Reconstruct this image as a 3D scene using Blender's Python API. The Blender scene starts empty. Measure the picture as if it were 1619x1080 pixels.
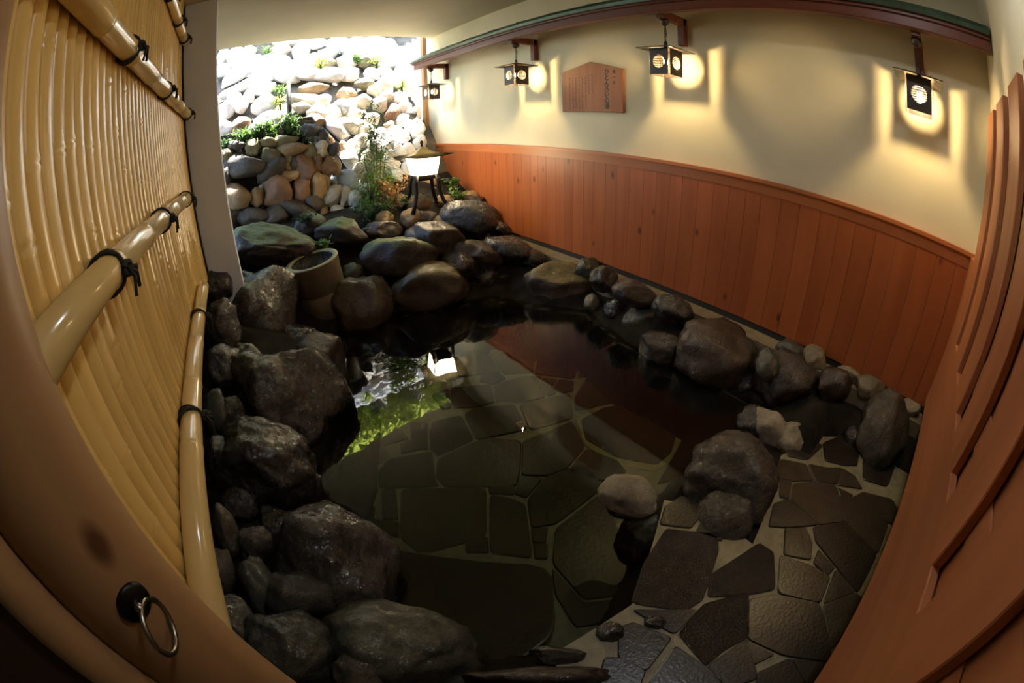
import bpy, bmesh, math, random
from mathutils import Vector, Matrix, noise

S = bpy.context.scene
COL = S.collection
PI = math.pi
W, H, F = 1619.0, 1080.0, 705.646          # photograph frame and fisheye focal length, in pixels
CAMZ = 1.6                                  # camera height above the stone landing (z = 0)
CM = Matrix(((0.8137183, 0.2950866, -0.5007858), (-0.5806698, 0.3738841, -0.7232104), (-0.0261739, 0.8792807, 0.4755842)))
EXPOSURE, SKY, SUN, SUNV = 0.1, 1.5, 80, Vector((.16, .12, .97))
EYE = Vector((0, 0, CAMZ))
XR = 2.9                                    # plaster wall on the lamp side
XL = -0.36                                  # bamboo screen
YE = -0.4                                   # end wall behind the slatted fence
CEIL = 3.0
WATER = -0.02

# ---------------------------------------------------------------- geometry of the view (used only to read places off the photograph)
def ray(px, py):
    x = px - W / 2; y = -(py - H / 2); r = max(math.hypot(x, y), 1e-9)
    th = 2 * math.asin(min(1, r / (2 * F))); s = math.sin(th) / r
    return CM @ Vector((x * s, y * s, -math.cos(th)))
def at_z(px, py, z):
    d = ray(px, py); return EYE + d * ((z - CAMZ) / d.z)
def at_x(px, py, x):
    d = ray(px, py); return EYE + d * (x / d.x)
def at_y(px, py, y):
    d = ray(px, py); return EYE + d * (y / d.y)

# ---------------------------------------------------------------- scene helpers
def obj(name, bm, m, parent=None, smooth=True, loc=None):
    me = bpy.data.meshes.new(name)
    bm.normal_update()
    bm.to_mesh(me); bm.free()
    if smooth:
        for p in me.polygons: p.use_smooth = True
    for q in (m if isinstance(m, (list, tuple)) else [m]): me.materials.append(q)
    o = bpy.data.objects.new(name, me); COL.objects.link(o)
    if parent: o.parent = parent
    if loc is not None: o.location = loc
    return o
def tag(o, label, cat, group=None, kind=None):
    o['label'] = label; o['category'] = cat
    if group: o['group'] = group
    if kind: o['kind'] = kind
    return o
def thing(name, label, cat, loc=(0, 0, 0), rz=0, group=None):
    o = bpy.data.objects.new(name, None); COL.objects.link(o)
    o.location = loc; o.rotation_euler = (0, 0, rz); o.empty_display_size = .1
    return tag(o, label, cat, group)
def struct(name, bm, m, label=None, smooth=False):
    o = obj(name, bm, m, None, smooth); o['kind'] = 'structure'
    if label: o['label'] = label
    return o
def copy_tree(o, parent=None):
    c = o.copy(); COL.objects.link(c)
    if parent: c.parent = parent
    for ch in list(o.children): copy_tree(ch, c)
    return c
def box(bm, x0, x1, y0, y1, z0, z1, mi=0):
    v = [bm.verts.new(p) for p in ((x0,y0,z0),(x1,y0,z0),(x1,y1,z0),(x0,y1,z0),(x0,y0,z1),(x1,y0,z1),(x1,y1,z1),(x0,y1,z1))]
    for f in ((0,3,2,1),(4,5,6,7),(0,1,5,4),(1,2,6,5),(2,3,7,6),(3,0,4,7)):
        bm.faces.new([v[i] for i in f]).material_index = mi
    return v
def bevel_all(bm, w, seg=2):
    bmesh.ops.bevel(bm, geom=list(bm.edges), offset=w, segments=seg, affect='EDGES', profile=.6)
def quad(bm, *pts):
    return bm.faces.new([bm.verts.new(p) for p in pts])
def prism(bm, pts, z0, z1):
    """A vertical prism over a plan outline."""
    a = [bm.verts.new((p[0], p[1], z0)) for p in pts]; b = [bm.verts.new((p[0], p[1], z1)) for p in pts]
    n = len(pts)
    try:
        bm.faces.new(a[::-1]); bm.faces.new(b)
    except ValueError: pass
    for i in range(n): bm.faces.new((a[i], a[(i+1) % n], b[(i+1) % n], b[i]))
def frame_axes(t):
    t = t.normalized(); u = Vector((0, 0, 1)).cross(t)
    if u.length < 1e-3: u = Vector((1, 0, 0)).cross(t)
    u.normalize(); return u, t.cross(u).normalized()
def tube(bm, pts, rad, seg=8, cap=True, closed=False):
    pts = [Vector(p) for p in pts]; n = len(pts); rings = []
    for i, p in enumerate(pts):
        a = pts[(i-1) % n] if (closed or i) else p; b = pts[(i+1) % n] if (closed or i < n-1) else p
        u, w = frame_axes(b - a)
        r = rad[i] if isinstance(rad, (list, tuple)) else rad
        rings.append([bm.verts.new(p + (u*math.cos(2*PI*k/seg) + w*math.sin(2*PI*k/seg))*r) for k in range(seg)])
    for i in range(n if closed else n-1):
        A, B = rings[i], rings[(i+1) % n]
        for k in range(seg): bm.faces.new((A[k], A[(k+1) % seg], B[(k+1) % seg], B[k]))
    if cap and not closed:
        bm.faces.new(rings[0][::-1]); bm.faces.new(rings[-1])
def lathe(bm, prof, c=(0, 0, 0), seg=24, axis=None):
    """Turn a profile of (radius, height) about an upright axis through c."""
    rings = []
    for r, z in prof:
        rings.append([bm.verts.new((c[0]+r*math.cos(2*PI*k/seg), c[1]+r*math.sin(2*PI*k/seg), c[2]+z)) for k in range(seg)])
    for A, B in zip(rings, rings[1:]):
        for k in range(seg): bm.faces.new((A[k], A[(k+1) % seg], B[(k+1) % seg], B[k]))
    return rings

# ---------------------------------------------------------------- materials
def new_mat(name):
    m = bpy.data.materials.new(name); m.use_nodes = True
    nt = m.node_tree; b = nt.nodes['Principled BSDF']
    return m, nt, b
def N(nt, t, **kw):
    n = nt.nodes.new(t)
    for k, v in kw.items():
        if k in n.inputs: n.inputs[k].default_value = v
        else: setattr(n, k, v)
    return n
def ramp(nt, src, stops):
    r = nt.nodes.new('ShaderNodeValToRGB'); e = r.color_ramp.elements
    while len(e) < len(stops): e.new(.5)
    for q, (p, c) in zip(e, stops): q.position = p; q.color = (*c, 1)
    nt.links.new(src, r.inputs[0]); return r
def mixc(nt, a, b, f):
    m = nt.nodes.new('ShaderNodeMix'); m.data_type = 'RGBA'
    for s, i in ((a, 6), (b, 7), (f, 0)):
        if hasattr(s, 'links') or hasattr(s, 'is_linked'): nt.links.new(s, m.inputs[i])
        elif i == 0: m.inputs[0].default_value = s
        else: m.inputs[i].default_value = (*s, 1)
    return m.outputs[2]
def plain(name, c, rough=.5, metal=0, emit=None, es=0, spec=None):
    m, nt, b = new_mat(name)
    b.inputs['Base Color'].default_value = (*c, 1); b.inputs['Roughness'].default_value = rough; b.inputs['Metallic'].default_value = metal
    if spec is not None: b.inputs['Specular IOR Level'].default_value = spec
    if emit:
        b.inputs['Emission Color'].default_value = (*emit, 1); b.inputs['Emission Strength'].default_value = es
    return m
def noisy(name, c1, c2, scale=5, rough=.6, bump=.1, bscale=40, detail=4, stretch=None, spec=.5, island=0, dist=.01):
    """Two colours mixed by noise, with a noise bump; stretch gives a grain, island varies each loose piece."""
    m, nt, b = new_mat(name)
    tc = N(nt, 'ShaderNodeTexCoord'); mp = N(nt, 'ShaderNodeMapping'); nt.links.new(tc.outputs['Object'], mp.inputs[0])
    if stretch: mp.inputs['Scale'].default_value = stretch
    n = N(nt, 'ShaderNodeTexNoise', Scale=scale, Detail=detail); nt.links.new(mp.outputs[0], n.inputs['Vector'])
    r = ramp(nt, n.outputs['Fac'], [(.3, c1), (.7, c2)]); out = r.outputs[0]
    if island:
        g = N(nt, 'ShaderNodeNewGeometry'); hs = N(nt, 'ShaderNodeHueSaturation')
        mr = N(nt, 'ShaderNodeMapRange'); mr.inputs['To Min'].default_value = 1-island; mr.inputs['To Max'].default_value = 1+island
        nt.links.new(g.outputs['Random Per Island'], mr.inputs[0]); nt.links.new(mr.outputs[0], hs.inputs['Value']); nt.links.new(out, hs.inputs['Color']); out = hs.outputs[0]
    nt.links.new(out, b.inputs['Base Color'])
    b.inputs['Roughness'].default_value = rough; b.inputs['Specular IOR Level'].default_value = spec
    if bump:
        n2 = N(nt, 'ShaderNodeTexNoise', Scale=bscale, Detail=5); nt.links.new(mp.outputs[0], n2.inputs['Vector'])
        bp = N(nt, 'ShaderNodeBump', Strength=bump, Distance=dist); nt.links.new(n2.outputs['Fac'], bp.inputs['Height']); nt.links.new(bp.outputs[0], b.inputs['Normal'])
    return m
def stone(name, c1, c2, moss=None, rough=.35, bump=.5, moss_at=.55, spec=.5, bscale=26, coat=0):
    """Stone: two tones, fine speckle, bumpy; moss (a growth on the upward faces) where asked."""
    m, nt, b = new_mat(name)
    tc = N(nt, 'ShaderNodeTexCoord'); oi = N(nt, 'ShaderNodeObjectInfo')
    ad = N(nt, 'ShaderNodeVectorMath', operation='ADD'); sc = N(nt, 'ShaderNodeVectorMath', operation='SCALE'); sc.inputs['Scale'].default_value = 37
    cx = N(nt, 'ShaderNodeCombineXYZ')
    for i in range(3): nt.links.new(oi.outputs['Random'], cx.inputs[i])
    nt.links.new(cx.outputs[0], sc.inputs[0]); nt.links.new(tc.outputs['Object'], ad.inputs[0]); nt.links.new(sc.outputs[0], ad.inputs[1])
    v = ad.outputs[0]
    n = N(nt, 'ShaderNodeTexNoise', Scale=5, Detail=6, Roughness=.65); nt.links.new(v, n.inputs['Vector'])
    r = ramp(nt, n.outputs['Fac'], [(.32, c1), (.68, c2)])
    hs = N(nt, 'ShaderNodeHueSaturation'); mr = N(nt, 'ShaderNodeMapRange'); mr.inputs['To Min'].default_value = .7; mr.inputs['To Max'].default_value = 1.3
    nt.links.new(oi.outputs['Random'], mr.inputs[0]); nt.links.new(mr.outputs[0], hs.inputs['Value']); nt.links.new(r.outputs[0], hs.inputs['Color'])
    col = hs.outputs[0]
    n2 = N(nt, 'ShaderNodeTexNoise', Scale=bscale, Detail=7, Roughness=.7); nt.links.new(v, n2.inputs['Vector'])
    if moss:
        g = N(nt, 'ShaderNodeNewGeometry'); sx = N(nt, 'ShaderNodeSeparateXYZ'); nt.links.new(g.outputs['Normal'], sx.inputs[0])
        a2 = N(nt, 'ShaderNodeMath', operation='MULTIPLY_ADD'); a2.inputs[1].default_value = .9; a2.inputs[2].default_value = -.45
        nt.links.new(n.outputs['Fac'], a2.inputs[0])
        a3 = N(nt, 'ShaderNodeMath', operation='ADD'); nt.links.new(sx.outputs[2], a3.inputs[0]); nt.links.new(a2.outputs[0], a3.inputs[1])
        f = ramp(nt, a3.outputs[0], [(moss_at, (0, 0, 0)), (moss_at+.25, (1, 1, 1))])
        mm = ramp(nt, n2.outputs['Fac'], [(.35, tuple(.45*c for c in moss)), (.65, moss)])
        col = mixc(nt, col, mm.outputs[0], f.outputs[0])
    nt.links.new(col, b.inputs['Base Color'])
    rr = N(nt, 'ShaderNodeMapRange'); rr.inputs['To Min'].default_value = max(.08, rough-.2); rr.inputs['To Max'].default_value = rough+.2
    nt.links.new(n2.outputs['Fac'], rr.inputs[0]); nt.links.new(rr.outputs[0], b.inputs['Roughness'])
    b.inputs['Specular IOR Level'].default_value = spec
    bp = N(nt, 'ShaderNodeBump', Strength=bump, Distance=.02); nt.links.new(n2.outputs['Fac'], bp.inputs['Height']); nt.links.new(bp.outputs[0], b.inputs['Normal'])
    if coat:                                        # film of water
        n3 = N(nt, 'ShaderNodeTexNoise', Scale=14, Detail=4); nt.links.new(v, n3.inputs['Vector'])
        b3 = N(nt, 'ShaderNodeBump', Strength=.9, Distance=.03); nt.links.new(n3.outputs['Fac'], b3.inputs['Height'])
        b.inputs['Coat Weight'].default_value = coat; b.inputs['Coat Roughness'].default_value = .12; nt.links.new(b3.outputs[0], b.inputs['Coat Normal'])
    return m
def wood(name, c1, c2, axis='Z', rough=.5, knots=None, island=.12, spec=.3, scale=9):
    """Grain stretched along one axis, with a few dark knots."""
    m, nt, b = new_mat(name)
    tc = N(nt, 'ShaderNodeTexCoord'); mp = N(nt, 'ShaderNodeMapping'); nt.links.new(tc.outputs['Object'], mp.inputs[0])
    g = N(nt, 'ShaderNodeNewGeometry'); of = N(nt, 'ShaderNodeCombineXYZ')
    ml = N(nt, 'ShaderNodeMath', operation='MULTIPLY'); ml.inputs[1].default_value = 20
    nt.links.new(g.outputs['Random Per Island'], ml.inputs[0])
    for i in range(3): nt.links.new(ml.outputs[0], of.inputs[i])
    nt.links.new(of.outputs[0], mp.inputs['Location'])
    s = {'X': (.09, 1, 1), 'Y': (1, .09, 1), 'Z': (1, 1, .09)}[axis]; mp.inputs['Scale'].default_value = s
    n = N(nt, 'ShaderNodeTexNoise', Scale=scale, Detail=5, Distortion=.6); nt.links.new(mp.outputs[0], n.inputs['Vector'])
    r = ramp(nt, n.outputs['Fac'], [(.28, c1), (.72, c2)]); out = r.outputs[0]
    if knots:
        vm = N(nt, 'ShaderNodeMapping'); nt.links.new(tc.outputs['Object'], vm.inputs[0]); nt.links.new(of.outputs[0], vm.inputs['Location'])
        vm.inputs['Scale'].default_value = tuple(.55 if k == axis else 1 for k in 'XYZ')
        vo = N(nt, 'ShaderNodeTexVoronoi', Scale=5.2); nt.links.new(vm.outputs[0], vo.inputs['Vector'])
        f = ramp(nt, vo.outputs['Distance'], [(.06, (1, 1, 1)), (.13, (0, 0, 0))])
        out = mixc(nt, out, knots, f.outputs[0])
    hs = N(nt, 'ShaderNodeHueSaturation'); mr = N(nt, 'ShaderNodeMapRange'); mr.inputs['To Min'].default_value = 1-island; mr.inputs['To Max'].default_value = 1+island
    nt.links.new(g.outputs['Random Per Island'], mr.inputs[0]); nt.links.new(mr.outputs[0], hs.inputs['Value']); nt.links.new(out, hs.inputs['Color'])
    nt.links.new(hs.outputs[0], b.inputs['Base Color']); b.inputs['Roughness'].default_value = rough; b.inputs['Specular IOR Level'].default_value = spec
    bp = N(nt, 'ShaderNodeBump', Strength=.15, Distance=.004); nt.links.new(n.outputs['Fac'], bp.inputs['Height']); nt.links.new(bp.outputs[0], b.inputs['Normal'])
    return m

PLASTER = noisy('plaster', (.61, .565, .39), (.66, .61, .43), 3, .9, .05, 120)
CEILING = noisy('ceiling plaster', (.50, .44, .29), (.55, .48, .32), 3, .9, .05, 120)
PILLAR = noisy('grey paint with cool light tint', (.64, .72, .90), (.70, .78, .95), 3, .8, .04, 120)  # grey paint, tinted blue to stand in for cool light on the pillar
DARKWALL = plain('painted recess shade', (.03, .027, .02), .9)  # near-black colour stands in for the shade of gaps and recesses
WAINS = wood('cedar planks', (.29, .076, .022), (.37, .108, .033), 'Z', .42, (.12, .030, .010), .09)
WAINTRIM = wood('cedar rail', (.40, .125, .038), (.49, .165, .052), 'Y', .4, None, .05)
GATEW = wood('cedar fence boards', (.27, .095, .038), (.37, .14, .058), 'Z', .5, None, .1)
GATEX = wood('cedar cross boards', (.27, .095, .038), (.37, .14, .058), 'X', .5, None, .06)
BEAMW = wood('red brown stained timber', (.11, .034, .018), (.17, .055, .028), 'Y', .4, None, .05)
POSTW = wood('weathered corner post', (.22, .12, .05), (.34, .19, .08), 'Z', .5, None, .1)
LOGW = wood('peeled log', (.25, .138, .062), (.36, .215, .10), 'Z', .42, (.09, .04, .018), .05, scale=5)
BAMBOO = noisy('golden bamboo slats', (.62, .42, .13), (.70, .48, .165), 3, .28, .03, 30, island=.07, stretch=(1, 1, .2))
BAMRAIL = noisy('polished bamboo pole', (.62, .46, .18), (.72, .54, .24), 3, .16, .03, 30, stretch=(1, .2, 1))
ROPE = noisy('black hemp rope', (.006, .005, .005), (.02, .018, .016), 60, .8, .4, 150)
IRON = noisy('dark bronze sheet', (.020, .014, .011), (.045, .030, .022), 12, .45, .08, 60)
IRON.node_tree.nodes['Principled BSDF'].inputs['Metallic'].default_value = .15
BLACKM = plain('black iron', (.012, .012, .012), .4, .7)
STEEL = plain('worn steel ring', (.30, .29, .26), .3, 1)
SHEET = noisy('green copper roofing', (.045, .085, .060), (.09, .14, .10), 8, .28, .05, 50)
SHEET.node_tree.nodes['Principled BSDF'].inputs['Metallic'].default_value = .5
SIGNW = wood('sign cedar', (.26, .10, .045), (.34, .14, .065), 'Z', .6, None, .04, scale=14)
INK = plain('black brush ink', (.015, .010, .008), .6)
FAINT = plain('faded brown ink', (.15, .065, .032), .8)
BULB = plain('warm lamp bulb', (1, .9, .7), .3, emit=(1, .71, .35), es=1800)
DOWN = plain('assumed white ceiling lamp glass', (.9, .9, .9), .4, emit=(.92, .96, 1), es=70)  # glow of the assumed ceiling lamp, which is out of view
SHOJI = plain('lit paper box', (.9, .85, .7), .6, emit=(1, .78, .46), es=55)
EARTH = noisy('dark mortar and earth', (.006, .005, .004), (.020, .017, .011), 8, .95, .5, 30, spec=.15)
MORTAR = noisy('pale mortar', (.13, .105, .06), (.20, .165, .10), 10, .75, .4, 50)
GROUT = noisy('wet grout', (.15, .135, .08), (.24, .215, .13), 18, .5, .3, 60)
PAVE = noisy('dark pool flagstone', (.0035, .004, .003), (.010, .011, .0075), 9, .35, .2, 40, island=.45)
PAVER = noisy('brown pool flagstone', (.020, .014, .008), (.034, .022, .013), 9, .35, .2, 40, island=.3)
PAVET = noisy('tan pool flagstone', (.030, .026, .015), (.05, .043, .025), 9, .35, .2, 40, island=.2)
LAND = noisy('landing flagstone', (.016, .013, .008), (.034, .027, .017), 12, .3, .2, 70, island=.5)
GRAIN = noisy('pitted wet flagstone', (.018, .013, .008), (.036, .026, .016), 14, .22, .7, 190, island=.2, dist=.02)
GROUTP = noisy('pool grout', (.12, .12, .07), (.18, .18, .11), 18, .5, .3, 60)
GRN = (.075, .11, .018)
ST = {
 'wet': stone('black wet boulder', (.006, .005, .004), (.021, .017, .012), None, .24, .8, coat=.6),
 'wetm': stone('black wet mossy boulder', (.006, .005, .004), (.022, .018, .012), (.04, .048, .014), .26, .8, .66, coat=.6),
 'moss': stone('moss topped boulder', (.014, .010, .008), (.035, .026, .018), (.10, .14, .035), .4, .6, .5),
 'brown': stone('brown river boulder', (.016, .010, .006), (.044, .028, .015), None, .32, .8, coat=.4),
 'brownm': stone('brown boulder with yellow moss', (.026, .017, .010), (.062, .042, .024), (.13, .105, .03), .4, .6, .5, coat=.3),
 'grey': stone('grey landing boulder', (.028, .023, .015), (.075, .060, .038), None, .3, .9, coat=.3),
 'pale': stone('pale small stone', (.09, .075, .045), (.20, .165, .10), None, .45, .4),
 'pumice': stone('pitted pumice', (.14, .12, .08), (.50, .45, .34), None, .5, 1.0, bscale=34),
 'green': stone('greenish bank stone', (.020, .022, .014), (.050, .050, .032), None, .35, .8, coat=.4),
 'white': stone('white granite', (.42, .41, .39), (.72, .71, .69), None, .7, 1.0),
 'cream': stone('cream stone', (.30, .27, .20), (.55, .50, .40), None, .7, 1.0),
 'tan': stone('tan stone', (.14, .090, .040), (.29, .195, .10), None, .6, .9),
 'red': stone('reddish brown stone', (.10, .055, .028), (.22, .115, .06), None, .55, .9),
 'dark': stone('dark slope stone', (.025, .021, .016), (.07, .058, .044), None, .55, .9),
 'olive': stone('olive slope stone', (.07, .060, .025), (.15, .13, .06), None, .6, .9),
 'blue': stone('bluish stone', (.28, .33, .38), (.42, .47, .52), None, .6, .5),
}
LEAF = noisy('fresh leaf', (.05, .12, .018), (.11, .21, .035), 6, .5, 0, island=.35)
LEAFY = noisy('yellow green leaf', (.34, .42, .06), (.55, .60, .14), 6, .5, 0, island=.35)
LEAFR = noisy('reddish leaf', (.20, .095, .03), (.34, .17, .06), 6, .5, 0, island=.35)
LEAFD = noisy('dark fern leaf', (.02, .055, .012), (.05, .10, .02), 6, .45, 0, island=.35)
for _m in (LEAF, LEAFY, LEAFR, LEAFD):                # light passes through thin leaves
    _t = _m.node_tree; _b = _t.nodes['Principled BSDF']; _s = _b.inputs['Base Color'].links[0].from_socket
    _x = _t.nodes.new('ShaderNodeBsdfTranslucent'); _t.links.new(_s, _x.inputs[0]); _y = _t.nodes.new('ShaderNodeMixShader'); _y.inputs[0].default_value = .45
    _t.links.new(_b.outputs[0], _y.inputs[1]); _t.links.new(_x.outputs[0], _y.inputs[2]); _t.links.new(_y.outputs[0], _t.nodes['Material Output'].inputs[0])
STEM = plain('dark stem', (.035, .035, .015), .6)

# ---------------------------------------------------------------- camera
cd = bpy.data.cameras.new('camera'); cam = bpy.data.objects.new('camera', cd); COL.objects.link(cam)
cam.matrix_world = Matrix.Translation(EYE) @ CM.to_4x4()
cd.type = 'PANO'; cd.sensor_fit = 'HORIZONTAL'; cd.sensor_width = 36; cd.clip_start = .02; cd.clip_end = 200
_p = cd
_p.panorama_type = 'FISHEYE_EQUISOLID'; _p.fisheye_lens = F / W * 36; _p.fisheye_fov = PI
S.camera = cam
S.view_settings.view_transform = 'Standard'; S.view_settings.look = 'None'; S.view_settings.gamma = 1; S.view_settings.exposure = EXPOSURE
S.view_settings.use_curve_mapping = False

# ---------------------------------------------------------------- shore line of the pool and the lie of the land
SHORE = [(560,950),(600,880),(560,800),(505,780),(540,700),(560,610),(560,560),(545,530),(620,505),(700,492),(780,476),(850,490),(925,500),(985,550),(1060,580),(1120,612),(1200,650),
         (1170,690),(1090,715),(1045,780),(1050,830),(1000,950),(930,1000),(880,1020),(760,1040),(690,1010),(620,980)]
SHORE = [at_z(x, y, WATER).to_2d() for x, y in SHORE]
def shore_dist(x, y):
    p = Vector((x, y)); best = 9; inside = False; n = len(SHORE)
    for i in range(n):
        a, b = SHORE[i], SHORE[(i+1) % n]; ab = b - a
        t = max(0, min(1, (p-a).dot(ab) / ab.length_squared)); best = min(best, (p - a - ab*t).length)
        if (a.y > y) != (b.y > y) and x < (b.x-a.x)*(y-a.y)/(b.y-a.y)+a.x: inside = not inside
    return -best if inside else best
POOLZ = -.47
def land(x, y):
    d = shore_dist(x, y)
    if d < 0: return max(POOLZ - .03, WATER - 4*(-d) - .02)
    if x > 2.1 and y > 3.2: h = min(.24 + max(0, y-3.7)*.42 + max(0, 2.7-x)*.35, .62*d)
    elif y > 3.2: h = min(.86, .62*d)
    elif x < .25: h = min(.42, .6*d)
    elif x > 2.25 and y > .25: h = min(.27, .75*d)
    elif x > 2.62: h = min(.27, .6*d)
    else: h = -.012
    return h - (.12 if h > .02 else .02)
def on_land(px, py, lift=0.0):
    d = ray(px, py); t = .3
    while t < 9:
        p = EYE + d*t
        if p.z < land(p.x, p.y) + lift: return p
        t += .02
    return EYE + d*6

# ---------------------------------------------------------------- the room
bm = bmesh.new()                                                   # plaster wall on the lamp side
box(bm, XR, XR+.15, -2.2, 6.2, -.6, CEIL+.3); struct('wall_right', bm, PLASTER)
bm = bmesh.new()
box(bm, .2, XR+.15, YE-.12, YE, .36, CEIL+.1); struct('wall_near', bm, PLASTER)
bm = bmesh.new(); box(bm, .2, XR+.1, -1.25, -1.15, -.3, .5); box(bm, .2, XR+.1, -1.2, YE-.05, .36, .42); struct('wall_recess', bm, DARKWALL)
bm = bmesh.new()
box(bm, -1.9, -1.8, -2.2, 3.6, -.6, CEIL+.1); box(bm, -1.9, XR+.15, -2.3, -2.2, -.6, CEIL+.1); struct('wall_back', bm, PLASTER)
bm = bmesh.new()
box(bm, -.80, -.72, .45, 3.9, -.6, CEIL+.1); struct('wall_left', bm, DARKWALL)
bm = bmesh.new()                                                   # ceiling slab, its outer edge runs slightly askew
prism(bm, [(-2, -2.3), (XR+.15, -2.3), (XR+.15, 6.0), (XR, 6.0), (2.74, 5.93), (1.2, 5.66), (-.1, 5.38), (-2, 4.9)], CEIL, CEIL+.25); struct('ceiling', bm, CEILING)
px0, px1, py0 = -.355, -.083, 3.55
bm = bmesh.new(); box(bm, px0, px1, py0, py0+.30, .3, CEIL); bevel_all(bm, .006, 1); struct('wall_pillar', bm, PILLAR)
bm = bmesh.new(); box(bm, -2.0, px0+.02, py0+.1, py0+.3, -.3, CEIL); struct('wall_far', bm, PLASTER)
bm = bmesh.new(); box(bm, XR-.055, XR+.01, 6.16, 6.26, .3, CEIL+.15); bevel_all(bm, .006, 1); struct('trim_1', bm, POSTW)
# wainscot: vertical cedar planks, capped
bm = bmesh.new(); rnd = random.Random(5); y = YE
while y < 6.15:
    w = rnd.uniform(.12, .155); e = min(y+w, 6.15)
    v = box(bm, XR-.022, XR, y+.0012, e-.0012, .32, 1.30); y = e
struct('wainscot_right', bm, WAINS)
bm = bmesh.new(); box(bm, XR-.026, XR, YE, 6.15, 1.245, 1.335); box(bm, XR-.045, XR, YE, 6.15, 1.318, 1.342); struct('trim_2', bm, WAINTRIM)
bm = bmesh.new(); box(bm, XR-.012, XR, YE, 6.15, .24, .33); struct('gap_shade_right', bm, DARKWALL)  # dark strip painting the shaded gap under the planks
bm = bmesh.new(); box(bm, XR-.17, XR, YE, 5.2, .0, .268); struct('ledge_right', bm, MORTAR)

# ground: banks, pool bottom and landing in one height field, with the paving laid on it
bm = bmesh.new(); nx, ny = 96, 140; g = []
for j in range(ny+1):
    y = -1.2 + 6.9*j/ny; row = []
    for i in range(nx+1):
        x = -.75 + 3.65*i/nx; z = land(x, y)
        if z > .02: z += .03*noise.noise(Vector((x*4, y*4, 0)))
        row.append(bm.verts.new((x, y, z)))
    g.append(row)
for j in range(ny):
    for i in range(nx): bm.faces.new((g[j][i], g[j][i+1], g[j+1][i+1], g[j+1][i]))
struct('ground', bm, EARTH, smooth=True)
bm = bmesh.new(); box(bm, -1.9, XR, -2.3, -1.15, -.3, -.03); struct('floor_entry', bm, EARTH)

def c2(p): return [(300+x/2.7, 680+y/2.7) for x, y in p]
def c3(p): return [(640+x/3.52, 460+y/3.52) for x, y in p]
def c4(p): return [(640+x/3.176, 740+y/3.176) for x, y in p]
def c6(p): return [(980+x/2.7, 680+y/2.7) for x, y in p]
def rounded(pts, r=.10):
    """Corner-cut outline, so that each flagstone has soft corners."""
    out = []; n = len(pts)
    for i in range(n):
        a, b, c = pts[i-1], pts[i], pts[(i+1) % n]
        out.append(b + (a-b)*r); out.append(b + (a-b)*r*.3 + (c-b)*r*.3); out.append(b + (c-b)*r)
    return out
def flag(bm, pix, z, inset=.012, h=.012, mi=0):
    pts = [at_z(x, y, z).to_2d() for x, y in pix]
    area = sum(a.x*b.y - b.x*a.y for a, b in zip(pts, pts[1:]+pts[:1]))
    if area < 0: pts = pts[::-1]
    c = sum(pts, Vector((0, 0)))/len(pts); size = sum((p-c).length for p in pts)/len(pts)
    k = 1 - inset/size
    pts = rounded([c + (p-c)*k for p in pts])
    n0 = len(bm.faces); prism(bm, pts, z-.02, z+h*.5)
    top = [c + (p-c)*(1 - .005/size) for p in pts]
    a = [bm.verts.new((p.x, p.y, z+h*.5)) for p in pts]; b = [bm.verts.new((p.x, p.y, z+h)) for p in top]
    n = len(pts); bm.faces.new(b)
    for i in range(n): bm.faces.new((a[i], a[(i+1) % n], b[(i+1) % n], b[i]))
    bm.faces.ensure_lookup_table()
    for f in bm.faces[n0:]: f.material_index = mi
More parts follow.
